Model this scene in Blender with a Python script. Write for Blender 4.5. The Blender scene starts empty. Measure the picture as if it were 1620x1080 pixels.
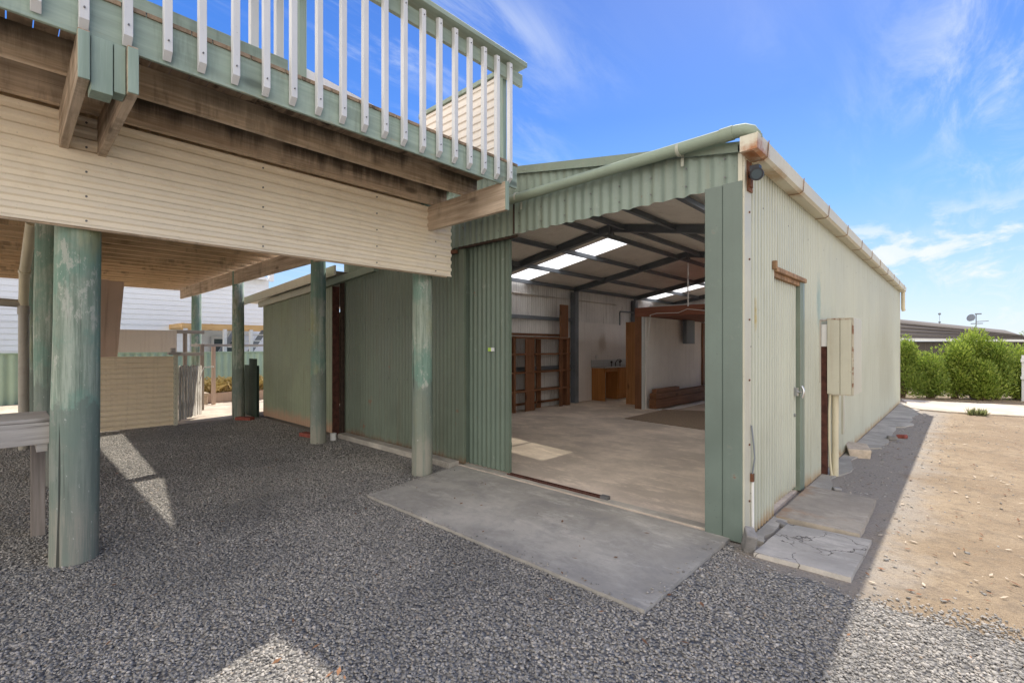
import bpy, math, random
import numpy as np
from mathutils import Vector, noise as mnoise
random.seed(7); rng = np.random.default_rng(11)
S = bpy.context.scene
COL = S.collection
PI = math.pi

# ------------------------------------------------------------------ mesh helper
class MB:
    def __init__(s): s.v=[]; s.f=[]; s.m=[]; s.sm=[]
    def add(s, vs, fs, mi=0, sm=False):
        b=len(s.v); s.v+= [tuple(p) for p in vs]
        for f in fs: s.f.append(tuple(b+i for i in f)); s.m.append(mi); s.sm.append(sm)
    def box(s, x0,x1,y0,y1,z0,z1, mi=0):
        s.add([(x0,y0,z0),(x1,y0,z0),(x1,y1,z0),(x0,y1,z0),(x0,y0,z1),(x1,y0,z1),(x1,y1,z1),(x0,y1,z1)],
              [(0,3,2,1),(4,5,6,7),(0,1,5,4),(1,2,6,5),(2,3,7,6),(3,0,4,7)], mi); return s
    def beam(s, p, q, w, h, mi=0, up=(0,0,1)):
        p=Vector(p); q=Vector(q); d=(q-p).normalized(); u=Vector(up)
        a=d.cross(u).normalized()*(w/2); b=a.cross(d).normalized()*(h/2)
        vs=[p-a-b,p+a-b,p+a+b,p-a+b,q-a-b,q+a-b,q+a+b,q-a+b]
        s.add(vs,[(3,2,1,0),(4,5,6,7),(0,1,5,4),(1,2,6,5),(2,3,7,6),(3,0,4,7)],mi); return s
    def prism(s, poly, axis, a0, a1, mi=0):
        # poly: list of 2D points; axis 'x','y','z' extrusion
        def P(u,v,t): return {'x':(t,u,v),'y':(u,t,v),'z':(u,v,t)}[axis]
        n=len(poly)
        vs=[P(u,v,a0) for u,v in poly]+[P(u,v,a1) for u,v in poly]
        fs=[tuple(range(n-1,-1,-1)),tuple(range(n,2*n))]+[(i,(i+1)%n,n+(i+1)%n,n+i) for i in range(n)]
        s.add(vs,fs,mi); return s
    def tube(s, pts, r, n=14, mi=0, caps=True, wob=0, flat=False):
        pts=[Vector(p) for p in pts]; k=len(pts)
        rs=r if isinstance(r,(list,tuple)) else [r]*k
        vs=[]; 
        ref=Vector((0,0,1)) if abs((pts[-1]-pts[0]).normalized().z)<.9 else Vector((1,0,0))
        for i,p in enumerate(pts):
            d=(pts[min(i+1,k-1)]-pts[max(i-1,0)]).normalized()
            a=d.cross(ref).normalized(); b=a.cross(d).normalized()
            for j in range(n):
                t=2*PI*j/n; rr=rs[i]*(1+wob*(mnoise.noise(Vector((math.cos(t)*1.5,math.sin(t)*1.5,p.z*1.1+p.x*3)))))
                vs.append(p+a*math.cos(t)*rr+b*math.sin(t)*rr)
        fs=[]
        for i in range(k-1):
            for j in range(n):
                fs.append((i*n+j,i*n+(j+1)%n,(i+1)*n+(j+1)%n,(i+1)*n+j))
        s.add(vs,fs,mi,not flat)
        if caps:
            s.add([vs[j] for j in range(n)],[tuple(range(n-1,-1,-1))],mi)
            s.add([vs[(k-1)*n+j] for j in range(n)],[tuple(range(n))],mi)
        return s
    def corr(s, o, u, v, nrm, L, v0, v1, pitch=.076, amp=.008, mi=0, seg=6, phase=0, vsegs=1, trap=0, lap=0, tb=0):
        o=Vector(o);u=Vector(u);v=Vector(v);nn=Vector(nrm)
        N=max(2,int(round(L/pitch*seg))); vs=[]
        f0=v0 if callable(v0) else (lambda t:v0); f1=v1 if callable(v1) else (lambda t:v1)
        for i in range(N+1):
            t=i*L/N; off=amp*(max(-1,min(1,trap*(math.cos(2*PI*t/pitch+phase)-tb))) if trap else math.cos(2*PI*t/pitch+phase))+(.004*((t/lap)%1) if lap else 0)
            for k in range(vsegs+1):
                vs.append(o+u*t+nn*off+v*(f0(t)+(f1(t)-f0(t))*k/vsegs))
        m=vsegs+1
        fs=[(i*m+k,(i+1)*m+k,(i+1)*m+k+1,i*m+k+1) for i in range(N) for k in range(vsegs)]
        s.add(vs,fs,mi,not trap); return s
    def ball(s, c, r, mi=0, n=8, m=5, sc=(1,1,1)):
        vs=[];fs=[]
        for i in range(m+1):
            ph=PI*i/m
            for j in range(n):
                t=2*PI*j/n; vs.append((c[0]+r*sc[0]*math.sin(ph)*math.cos(t),c[1]+r*sc[1]*math.sin(ph)*math.sin(t),c[2]+r*sc[2]*math.cos(ph)))
        for i in range(m):
            for j in range(n): fs.append((i*n+j,(i+1)*n+j,(i+1)*n+(j+1)%n,i*n+(j+1)%n))
        s.add(vs,fs,mi,True); return s

def wpos(o):
    p=Vector((0,0,0))
    while o is not None: p+=o.location; o=o.parent
    return p
def obj(name, mb, mats, parent=None, loc=None, bevel=0, **tags):
    if not isinstance(mats,(list,tuple)): mats=[mats]
    loc=Vector(loc) if loc is not None else (wpos(parent) if parent else Vector((0,0,0)))
    me=bpy.data.meshes.new(name); me.from_pydata([(Vector(p)-loc)[:] for p in mb.v],[],mb.f)
    for m in mats: me.materials.append(m)
    me.polygons.foreach_set('material_index',mb.m); me.polygons.foreach_set('use_smooth',mb.sm)
    me.update()
    o=bpy.data.objects.new(name,me); COL.objects.link(o)
    if parent: o.parent=parent; o.location=loc-wpos(parent)
    else: o.location=loc
    if bevel:
        b=o.modifiers.new('bevel','BEVEL'); b.width=bevel; b.segments=2; b.limit_method='ANGLE'; b.angle_limit=math.radians(50)
    for k,val in tags.items(): o[k]=val
    return o
def thing(name, label, cat, loc, group=None):
    o=bpy.data.objects.new(name,None); COL.objects.link(o); o.location=loc; o.empty_display_size=.2
    o['label']=label; o['category']=cat
    if group: o['group']=group
    return o

# ------------------------------------------------------------------ materials
def C(c): return (c[0],c[1],c[2],1)
class NT:
    def __init__(s,name):
        s.mat=bpy.data.materials.new(name); s.mat.use_nodes=True; s.t=s.mat.node_tree; s.n=s.t.nodes; s.l=s.t.links
        s.n.clear(); s.out=s.n.new('ShaderNodeOutputMaterial'); s.b=s.n.new('ShaderNodeBsdfPrincipled')
        s.l.new(s.b.outputs[0],s.out.inputs[0])
        tc=s.n.new('ShaderNodeTexCoord'); oi=s.n.new('ShaderNodeObjectInfo')
        sc=s.n.new('ShaderNodeMath'); sc.operation='MULTIPLY'; sc.inputs[1].default_value=37.0
        s.l.new(oi.outputs['Random'],sc.inputs[0])
        cb=s.n.new('ShaderNodeCombineXYZ'); s.l.new(sc.outputs[0],cb.inputs[0]); s.l.new(sc.outputs[0],cb.inputs[1]); s.l.new(sc.outputs[0],cb.inputs[2])
        ad=s.n.new('ShaderNodeVectorMath'); ad.operation='ADD'; s.l.new(tc.outputs['Object'],ad.inputs[0]); s.l.new(cb.outputs[0],ad.inputs[1])
        s.raw=tc.outputs['Object']; s.co=ad.outputs[0]
        sx=s.n.new('ShaderNodeSeparateXYZ'); s.l.new(s.raw,sx.inputs[0]); s.x,s.y,s.z=sx.outputs
    def map(s,scale,co=None):
        m=s.n.new('ShaderNodeMapping'); m.inputs['Scale'].default_value=scale; s.l.new(co or s.co,m.inputs[0]); return m.outputs[0]
    def noise(s,scale=5,detail=5,rough=.6,stretch=(1,1,1),dist=0,co=None):
        n=s.n.new('ShaderNodeTexNoise'); n.inputs['Scale'].default_value=scale; n.inputs['Detail'].default_value=detail
        n.inputs['Roughness'].default_value=rough; n.inputs['Distortion'].default_value=dist
        s.l.new(s.map(stretch,co),n.inputs['Vector']); return n.outputs['Fac']
    def voro(s,scale,stretch=(1,1,1),out='Distance',feature='F1',rand=1):
        n=s.n.new('ShaderNodeTexVoronoi'); n.feature=feature; n.inputs['Scale'].default_value=scale; n.inputs['Randomness'].default_value=rand
        s.l.new(s.map(stretch),n.inputs['Vector']); return n.outputs[out]
    def ramp(s,fac,lo,hi,a=0,b=1):
        m=s.n.new('ShaderNodeMapRange'); m.interpolation_type='SMOOTHSTEP'
        m.inputs[1].default_value=lo; m.inputs[2].default_value=hi; m.inputs[3].default_value=a; m.inputs[4].default_value=b
        s.l.new(fac,m.inputs[0]); return m.outputs[0]
    def math(s,op,a,b=None):
        m=s.n.new('ShaderNodeMath'); m.operation=op
        for i,q in enumerate((a,b)):
            if q is None: continue
            if isinstance(q,(int,float)): m.inputs[i].default_value=q
            else: s.l.new(q,m.inputs[i])
        return m.outputs[0]
    def mix(s,fac,a,b,blend='MIX'):
        m=s.n.new('ShaderNodeMix'); m.data_type='RGBA'; m.blend_type=blend
        for sock,q in ((m.inputs[0],fac),(m.inputs[6],a),(m.inputs[7],b)):
            if isinstance(q,(int,float)): sock.default_value=q
            elif isinstance(q,tuple): sock.default_value=C(q)
            else: s.l.new(q,sock)
        return m.outputs[2]
    def bump(s,h,strength=.3,dist=.01,prev=None):
        b=s.n.new('ShaderNodeBump'); b.inputs['Strength'].default_value=strength; b.inputs['Distance'].default_value=dist
        s.l.new(h,b.inputs['Height'])
        if prev is not None: s.l.new(prev,b.inputs['Normal'])
        return b.outputs[0]
    def done(s,col,rough=.6,normal=None,metal=0,spec=.5):
        if isinstance(col,tuple): s.b.inputs['Base Color'].default_value=C(col)
        else: s.l.new(col,s.b.inputs['Base Color'])
        if isinstance(rough,(int,float)): s.b.inputs['Roughness'].default_value=rough
        else: s.l.new(rough,s.b.inputs['Roughness'])
        s.b.inputs['Metallic'].default_value=metal; s.b.inputs['Specular IOR Level'].default_value=spec
        if normal is not None: s.l.new(normal,s.b.inputs['Normal'])
        return s.mat
def dk(c,k): return (c[0]*k,c[1]*k,c[2]*k)

def painted(name,c,var=.18,scale=1.5,rough=.55,dirt=(.20,.16,.11),dirt_amt=.35,streak=True,rust=0,rust_scale=2.5,chalk=.2,low_rust=None,top_rust=None,stains=()):
    t=NT(name)
    n1=t.noise(scale,6,.65); col=t.mix(t.ramp(n1,.3,.7),dk(c,1-var),dk(c,1+var))
    n2=t.noise(1,5,.65,(22,22,.9)) if streak else t.noise(6,5,.6)
    col=t.mix(t.ramp(n2,.48,.8,0,dirt_amt),col,dirt)
    if chalk: col=t.mix(t.ramp(t.noise(9,6,.75),.58,.75,0,chalk),col,(.62,.62,.56))
    sp=t.ramp(t.noise(60,3,.6),.66,.72,0,.45); col=t.mix(sp,col,dk(c,.45))
    rusts=(.20,.075,.03)
    if rust:
        r=t.ramp(t.noise(rust_scale,8,.75),.66-rust*.12,.74-rust*.12); col=t.mix(t.math('MULTIPLY',r,.85),col,rusts)
    if low_rust:
        z0,z1,cc=low_rust
        zz=t.math('ADD',t.z,t.math('MULTIPLY',t.math('SUBTRACT',t.noise(5,5,.7,(1,1,.5)),.5),(z1-z0)*2.2))
        col=t.mix(t.ramp(zz,z0,z1,.85,0),col,cc)
    for (cx,cy,cz,rx,ry,rz,cc,am) in stains:
        m=t.n.new('ShaderNodeVectorMath'); m.operation='SUBTRACT'; t.l.new(t.raw,m.inputs[0]); m.inputs[1].default_value=(cx,cy,cz)
        q=t.map((1/rx,1/ry,1/rz),m.outputs[0]); ln=t.n.new('ShaderNodeVectorMath'); ln.operation='LENGTH'; t.l.new(q,ln.inputs[0])
        d=t.math('ADD',ln.outputs['Value'],t.math('MULTIPLY',t.math('SUBTRACT',t.noise(max(6,2.2/min(rx,ry,rz)),5,.7,(1,1,.4 if rz>.15 else 1)),.5),1.3))
        col=t.mix(t.ramp(d,.15,1,am,0),col,cc)
    bm=t.bump(t.noise(90,3,.6),.08,.004)
    return t.done(col,t.ramp(n1,.3,.7,rough-.1,rough+.12),bm,0,.5)

def wood(name,c1,c2,axis='y',rough=.8,mould=0,mz=None,grain=1.0,wash=None,wash_amt=0,bump=.35,knots=True,rust=0):
    t=NT(name)
    st={'x':(1.2,26,26),'y':(26,1.2,26),'z':(26,26,1.2)}[axis]
    st2={'x':(.35,7,7),'y':(7,.35,7),'z':(7,7,.35)}[axis]
    g=t.noise(1.0*grain,7,.7,st,.6); g2=t.noise(1,4,.5,st2,3.0)
    col=t.mix(t.ramp(g,.3,.72),c1,c2); col=t.mix(t.ramp(g2,.3,.7,0,.55),col,dk(c1,.62))
    col=t.mix(t.ramp(t.noise(1.3,4,.6),.4,.75,0,.35),col,dk(c2,1.15))
    if knots:
        kst={'x':(1.1,3,3),'y':(3,1.1,3),'z':(3,3,1.1)}[axis]
        k=t.voro(1.3,kst); col=t.mix(t.ramp(k,.05,.16,.75,0),col,dk(c1,.3))
    if wash: 
        w=t.ramp(t.noise(3,7,.75,{'x':(.6,3,3),'y':(3,.6,3),'z':(3,3,.6)}[axis]),.62-wash_amt*.3,.72-wash_amt*.3)
        col=t.mix(t.math('MULTIPLY',w,.8),col,wash)
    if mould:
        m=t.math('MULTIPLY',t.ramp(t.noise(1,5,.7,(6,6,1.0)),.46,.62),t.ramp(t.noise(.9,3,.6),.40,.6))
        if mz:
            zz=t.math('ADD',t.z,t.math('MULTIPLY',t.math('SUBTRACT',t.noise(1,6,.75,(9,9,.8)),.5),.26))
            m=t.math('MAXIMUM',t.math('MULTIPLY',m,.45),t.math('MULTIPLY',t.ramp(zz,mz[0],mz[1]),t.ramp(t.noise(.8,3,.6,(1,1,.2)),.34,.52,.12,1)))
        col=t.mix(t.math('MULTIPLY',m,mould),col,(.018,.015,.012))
    if rust: col=t.mix(t.ramp(t.noise(3.5,5,.7),.70,.76,0,rust),col,(.25,.08,.03))
    cr=t.ramp(t.noise(1,3,.5,dict(x=(.6,34,34),y=(34,.6,34),z=(34,34,.6))[axis],.8),.70,.74); col=t.mix(t.math('MULTIPLY',cr,.6),col,dk(c1,.3))
    bm=t.bump(g,bump,.006); bm=t.bump(t.math('SUBTRACT',1.0,cr),bump*.9,.006,bm)
    return t.done(col,rough,bm,0,.25)

def plain(name,c,var=.12,scale=4,rough=.6,metal=0,bump=.1):
    t=NT(name); n=t.noise(scale,6,.65)
    return t.done(t.mix(t.ramp(n,.3,.7),dk(c,1-var),dk(c,1+var)),rough,t.bump(t.noise(scale*12,4,.6),bump,.004),metal,.4)

G_WALL=(.135,.168,.125)
M={}
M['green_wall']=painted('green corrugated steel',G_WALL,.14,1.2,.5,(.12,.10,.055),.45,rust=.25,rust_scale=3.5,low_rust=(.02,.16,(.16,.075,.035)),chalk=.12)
M['green_lean']=painted('olive corrugated steel',(.235,.27,.175),.16,1.0,.42,(.13,.11,.05),.45,rust=.15,low_rust=(.10,.30,(.42,.25,.16)),chalk=.1)
M['green_header']=painted('sky-lightened green corrugated steel',(.215,.272,.228),.12,1.4,.5,(.22,.20,.12),.4,rust=.2,rust_scale=6,chalk=.2)  # same front green, lightened in the colour for the open sky it faces
M['green_door']=painted('door green corrugated steel',(.13,.173,.135),.12,1.4,.5,(.14,.13,.07),.35,rust=.12,rust_scale=5,chalk=.22)
M['green_post']=painted('green flat steel',(.14,.182,.155),.1,1.6,.45,(.10,.13,.10),.25,rust=.12,rust_scale=9,chalk=.12)
M['green_trim']=painted('green trim',(.19,.235,.18),.12,2,.5,chalk=.2)
M['cream_wall']=painted('pale green cream corrugated steel',(.49,.51,.43),.07,.8,.40,(.30,.29,.19),.38,rust=.0,chalk=.12,low_rust=(.0,.14,(.40,.27,.15)),
    stains=((.0,-5.54,1.70,.3,.045,.20,(.42,.30,.05),.75),(.0,-3.32,1.95,.3,.16,.42,(.24,.36,.36),.7),(0,3.0,1.4,.4,2.0,2.2,(.36,.35,.27),.35)))
M['cream_trim']=painted('cream flashing',(.54,.525,.42),.08,2,.5,(.35,.25,.14),.3,rust=.08,rust_scale=8,chalk=.15)
M['gutter']=painted('cream gutter',(.57,.55,.445),.06,1.5,.45,(.42,.33,.2),.3,rust=.03,rust_scale=4,chalk=.1,stains=((0.05,-5.80,2.81,.22,.26,.15,(.32,.11,.022),1.0),(0.0,-5.25,2.81,.2,.26,.08,(.34,.19,.06),.7),(0.0,-4.62,2.81,.2,.2,.08,(.34,.19,.06),.6)))
M['rust']=plain('rusted steel',(.17,.075,.04),.4,14,.9,0,.5)
M['red_rust']=plain('dark red rusted steel',(.085,.032,.022),.4,14,.9,0,.5)
M['rust_and_recess']=plain('dark rust and recess shade',(.045,.028,.02),.4,14,.9,0,.5)  # rust colour, also used for the dark of a shaded recess
M['strap']=plain('rusty strap',(.31,.19,.105),.4,14,.85,0,.4)
M['pipe_green']=painted('painted drain pipe',(.25,.305,.235),.1,2,.75,(.20,.20,.10),.35,streak=False,chalk=.25)
M['cream_rust']=painted('rusty cream edge',(.50,.46,.36),.1,4,.6,(.3,.18,.1),.5,rust=1.1,rust_scale=9)
M['pipe_clip']=painted('pale clip',(.40,.42,.35),.1,4,.5,streak=False)
M['pipe_cream']=painted('cream conduit',(.58,.53,.38),.08,2,.5,(.3,.25,.15),.25,streak=False,chalk=.1)
M['pipe_grey']=painted('grey pvc pipe',(.34,.31,.255),.1,2,.5,(.16,.13,.1),.4,streak=False,chalk=.1)
M['steel']=painted('dark grey painted steel',(.17,.19,.215),.15,2,.55,(.05,.045,.04),.3,chalk=.05,streak=False)
M['zincalume']=painted('weathered zincalume',(.76,.74,.72),.12,1.2,.5,(.20,.16,.13),.55,rust=.1,rust_scale=2,chalk=.1)
M['roof']=painted('roof sheet underside',(.87,.825,.765),.06,1.2,.6,(.45,.39,.32),.25,streak=False,chalk=.05)
M['black']=plain('black plastic',(.018,.020,.026),.2,20,.45)
M['white']=painted('white paint',(.60,.615,.62),.05,2,.5,(.50,.46,.38),.28,chalk=0,streak=True)
M['lining']=painted('white lining board',(.80,.765,.735),.06,1.2,.75,(.36,.30,.24),.30,chalk=.05,stains=((0,11.2-8,1.55,.4,.28,.42,(.36,.28,.20),.55),))
M['cladding']=painted('cream house cladding',(.86,.775,.62),.05,.7,.5,(.45,.36,.24),.22,chalk=0,streak=False)
M['screen']=painted('cream screen sheet',(.72,.68,.62),.05,.9,.55,(.55,.45,.3),.2,chalk=0,streak=False)
M['fascia']=wood('green painted fascia',(.29,.375,.315),(.37,.455,.39),'y',.65,mould=.3,wash=(.34,.31,.22),wash_amt=.08,bump=.25,rust=.9)
M['fascia_end']=wood('green painted end grain',(.26,.345,.285),(.34,.425,.365),'z',.7,wash=(.34,.31,.22),wash_amt=.1)
M['rail']=wood('green painted rail',(.25,.315,.26),(.31,.375,.315),'y',.6,bump=.2,knots=False)
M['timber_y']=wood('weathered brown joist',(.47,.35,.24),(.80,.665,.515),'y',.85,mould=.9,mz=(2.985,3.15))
M['timber_x']=wood('weathered brown bearer',(.42,.32,.225),(.74,.62,.49),'x',.85,mould=.35)
M['timber_in']=wood('under floor timber',(.60,.44,.27),(.78,.60,.40),'y',.85,mould=.4)
M['floor_under']=wood('under floor boards',(.42,.28,.165),(.60,.43,.27),'x',.9,mould=.8)
M['decking']=wood('grey decking',(.26,.19,.13),(.36,.28,.20),'x',.9,mould=.8)
M['grey_wood_y']=wood('silvered timber',(.36,.335,.31),(.52,.495,.465),'y',.9,bump=.6)
M['grey_wood_z']=wood('silvered upright',(.30,.255,.22),(.44,.39,.35),'z',.9,bump=.6)
M['brown_z']=wood('stained brown timber upright',(.18,.08,.04),(.29,.135,.07),'z',.6)
M['brown_y']=wood('stained brown timber',(.18,.08,.04),(.30,.14,.072),'y',.6)
M['red_x']=wood('red brown beam',(.22,.085,.055),(.31,.125,.08),'x',.65)
M['red_y']=wood('red brown boards',(.22,.085,.055),(.31,.125,.08),'y',.65)
M['orange_z']=wood('orange varnished pine',(.36,.145,.04),(.48,.215,.07),'z',.45,bump=.1)
M['brown_door']=wood('orange brown board',(.38,.18,.07),(.50,.25,.11),'z',.5,bump=.1)
M['pine_y']=wood('new pine',(.52,.33,.14),(.66,.45,.22),'y',.7,bump=.15)
M['brown_panel']=painted('brown steel panel',(.54,.405,.32),.07,1.2,.5,(.22,.15,.11),.35,chalk=.1)
M['fence_tan']=painted('tan corrugated panel',(.78,.665,.49),.06,1,.5,(.32,.24,.15),.3,chalk=.08)
M['fibro']=painted('fibro sheet',(.74,.68,.60),.05,1.2,.7,(.42,.35,.28),.35,chalk=.1)
M['colorbond']=painted('sage green fence',(.30,.41,.31),.08,1,.5,(.25,.3,.2),.3,chalk=.2)
M['dark_green']=plain('dark green sheet',(.03,.05,.035),.2,3,.6)
M['siding']=painted('white weatherboard',(.74,.76,.78),.03,.6,.6,(.55,.55,.54),.2,chalk=0,streak=False)
M['dark_roof']=painted('charcoal roof',(.10,.085,.075),.1,1,.85,(.07,.06,.05),.3,chalk=.05,streak=False)
M['dark_wall']=painted('charcoal wall',(.07,.06,.055),.1,1,.85,chalk=.05)
M['glass']=plain('dark glass',(.06,.08,.09),.1,2,.1)
M['brick']=plain('red brick',(.27,.075,.055),.25,20,.9,0,.6)
M['block']=plain('pale stone block',(.52,.43,.33),.18,12,.95,0,.6)
M['grey_block']=plain('grey concrete lump',(.26,.25,.24),.2,14,.95,0,.6)
M['pvc']=plain('white pvc',(.75,.75,.73),.05,3,.4)
M['cable']=plain('white cable',(.70,.69,.66),.05,3,.5)
M['rug']=plain('brown mat',(.27,.20,.14),.22,30,.98,0,.5)
M['zinc']=plain('galvanised screw',(.16,.16,.165),.2,20,.5,.3)
M['chrome']=plain('dull chrome',(.55,.55,.55),.05,9,.25,.9)
M['tap']=plain('dark tap',(.05,.04,.04),.1,9,.3,.5)
M['label_green']=plain('yellow green label',(.42,.62,.10),.05,9,.5)
M['label_white']=plain('white label',(.75,.76,.78),.05,9,.5)

def m_pole():
    t=NT('weathered green pole')
    st=t.noise(1,7,.75,(20,20,1.0)); st2=t.noise(1,5,.7,(55,55,1.6)); big=t.noise(1.7,6,.7,(1.5,1.5,1.0))
    col=t.mix(t.ramp(st,.34,.66),(.17,.225,.18),(.40,.46,.385))
    col=t.mix(t.ramp(big,.45,.60,0,.65),col,(.15,.285,.23))
    fl=t.ramp(t.noise(2.6,7,.8,(1.8,1.8,.8)),.54,.60); col=t.mix(t.math('MULTIPLY',fl,.75),col,(.47,.485,.43))
    col=t.mix(t.ramp(t.noise(1.3,5,.65,(1,1,.4)),.54,.66,0,.65),col,(.34,.33,.17))
    zz=t.math('ADD',t.z,t.math('MULTIPLY',t.math('SUBTRACT',t.noise(3,6,.75,(1.3,1.3,.6)),.5),.9))
    low=t.ramp(zz,1.0,1.06,.7,0); col=t.mix(low,col,(.175,.205,.18))
    bare=t.math('MULTIPLY',t.ramp(zz,.15,.55,1,0),t.ramp(st,.38,.55,.25,.9)); col=t.mix(bare,col,(.33,.315,.26))
    col=t.mix(t.ramp(st2,.55,.72,0,.55),col,(.09,.11,.09))
    col=t.mix(t.ramp(t.noise(30,5,.8,(1,1,.5)),.62,.70,0,.6),col,(.11,.13,.11))
    col=t.mix(t.ramp(t.noise(38,4,.7,(1,1,.6)),.66,.70,0,.6),col,(.58,.59,.54))
    cr=t.ramp(t.noise(1,2,.5,(10,10,.3),.5),.66,.675); col=t.mix(t.math('MULTIPLY',cr,.85),col,(.03,.035,.03))
    bm=t.bump(st,.6,.008); bm=t.bump(st2,.4,.004,bm); bm=t.bump(t.math('SUBTRACT',1.0,cr),.7,.01,bm)
    return t.done(col,.85,bm,0,.2)
M['pole']=m_pole()

def m_skylight(clear):
    t=NT('translucent skylight sheet'); t.n.remove(t.b)
    tr=t.n.new('ShaderNodeBsdfTranslucent'); tr.inputs[0].default_value=(.95,.95,.92,1)
    tp=t.n.new('ShaderNodeBsdfTransparent'); tp.inputs[0].default_value=(.97,.95,.88,1)
    mx=t.n.new('ShaderNodeMixShader'); mx.inputs[0].default_value=clear
    t.l.new(tr.outputs[0],mx.inputs[1]); t.l.new(tp.outputs[0],mx.inputs[2]); t.l.new(mx.outputs[0],t.out.inputs[0])
    return t.mat
M['skylight_or_fill']=m_skylight(.24)
M['fill_sheet']=m_skylight(0)

def m_concrete(name,c,stain=(.20,.20,.21),crack=False,rustc=None,scale=1.0,crw=1.0):
    t=NT(name); n=t.noise(1.1*scale,7,.65); n2=t.noise(4.5,7,.72,(1,1,1),.6)
    col=t.mix(t.ramp(n,.35,.68),dk(c,.72),dk(c,1.12)); col=t.mix(t.ramp(n2,.42,.72,0,.5),col,stain)
    col=t.mix(t.ramp(t.noise(2.2,7,.8,(1,2.5,1)),.50,.66,0,.55),col,dk(c,1.35)); col=t.mix(t.ramp(t.noise(.9,6,.7,(1,1.6,1)),.52,.66,0,.4),col,dk(stain,.8))
    col=t.mix(t.ramp(t.noise(70,3,.7),.62,.72,0,.5),col,dk(c,.5))
    if rustc: col=t.mix(t.ramp(t.noise(1.9,5,.65),.55,.72,0,.6),col,rustc)
    h=t.noise(55,6,.7); bm=t.bump(h,.28,.005); bm=t.bump(n2,.15,.01,bm)
    if crack:
        m=t.n.new('ShaderNodeVectorMath'); m.operation='ADD'
        nz=t.n.new('ShaderNodeTexNoise'); nz.inputs['Scale'].default_value=4; nz.inputs['Detail'].default_value=6; t.l.new(t.co,nz.inputs['Vector'])
        sc=t.n.new('ShaderNodeVectorMath'); sc.operation='SCALE'; sc.inputs['Scale'].default_value=.35; t.l.new(nz.outputs['Color'],sc.inputs[0])
        t.l.new(t.co,m.inputs[0]); t.l.new(sc.outputs[0],m.inputs[1])
        v=t.n.new('ShaderNodeTexVoronoi'); v.feature='DISTANCE_TO_EDGE'; v.inputs['Scale'].default_value=crack; t.l.new(m.outputs[0],v.inputs['Vector'])
        cr=t.math('MULTIPLY',t.ramp(v.outputs['Distance'],.0015*crw,.008*crw,1,0),t.ramp(t.noise(1.6,3,.5),.30 if crw>1 else .48,.42 if crw>1 else .56))
        col=t.mix(t.math('MULTIPLY',cr,.85),col,(.05,.045,.04)); bm=t.bump(t.math('SUBTRACT',1.0,cr),.6,.006,bm)
    return t.done(col,.9,bm,0,.25)
M['slab']=m_concrete('apron concrete',(.44,.415,.37),(.24,.235,.23))
M['floor']=m_concrete('shed floor concrete',(.70,.60,.50),(.55,.46,.40))
M['pad_rusty']=m_concrete('brown stained concrete',(.45,.39,.315),(.25,.23,.20),crack=.35,rustc=(.38,.20,.09))
M['pad_grey']=m_concrete('cracked grey concrete',(.52,.485,.435),(.37,.35,.32),crack=2.2,crw=1.5)
M['path']=m_concrete('pale concrete path',(.62,.535,.435),(.48,.40,.31))
M['footing']=m_concrete('footing concrete',(.47,.435,.38),(.27,.26,.24),scale=2)

def m_gravel():
    t=NT('grey gravel'); v=t.voro(44,(1,1,1)); vc=t.voro(44,(1,1,1),'Color')
    sp=t.n.new('ShaderNodeSeparateColor'); t.l.new(vc,sp.inputs[0])
    col=t.mix(t.ramp(sp.outputs[0],.0,1),(.20,.19,.175),(.38,.36,.33))
    col=t.mix(t.ramp(v,.40,.7,0,.45),col,(.09,.088,.085))
    col=t.mix(t.ramp(sp.outputs[1],.93,.96,0,.8),col,(.48,.45,.40))
    col=t.mix(t.ramp(t.noise(.8,5,.6),.42,.66,0,.5),col,(.12,.12,.125))
    bm=t.bump(t.math('SUBTRACT',1.0,v),1.0,.03)
    return t.done(col,.9,bm,0,.25)
M['gravel']=m_gravel()
def m_stone():
    t=NT('gravel stones'); g=t.n.new('ShaderNodeNewGeometry'); r=g.outputs['Random Per Island']
    cr=t.n.new('ShaderNodeValToRGB'); t.l.new(r,cr.inputs[0]); e=cr.color_ramp.elements
    e[0].position=0; e[0].color=(.235,.225,.21,1); e[1].position=1; e[1].color=(.68,.64,.58,1)
    for p,c in ((.35,(.325,.31,.285)),(.62,(.39,.368,.335)),(.80,(.45,.42,.38)),(.93,(.53,.49,.44)),(.955,(.38,.30,.22)),(.97,(.46,.435,.395))):
        q=e.new(p); q.color=(*c,1)
    col=t.mix(t.ramp(t.noise(90,3,.6),.35,.7,0,.35),cr.outputs[0],(.09,.09,.09))
    col=t.mix(t.ramp(t.noise(.8,5,.6),.42,.66,0,.5),col,(.135,.135,.135))
    return t.done(col,.85,t.bump(t.noise(160,3,.6),.25,.003),0,.3)
M['stone']=m_stone()
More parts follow.
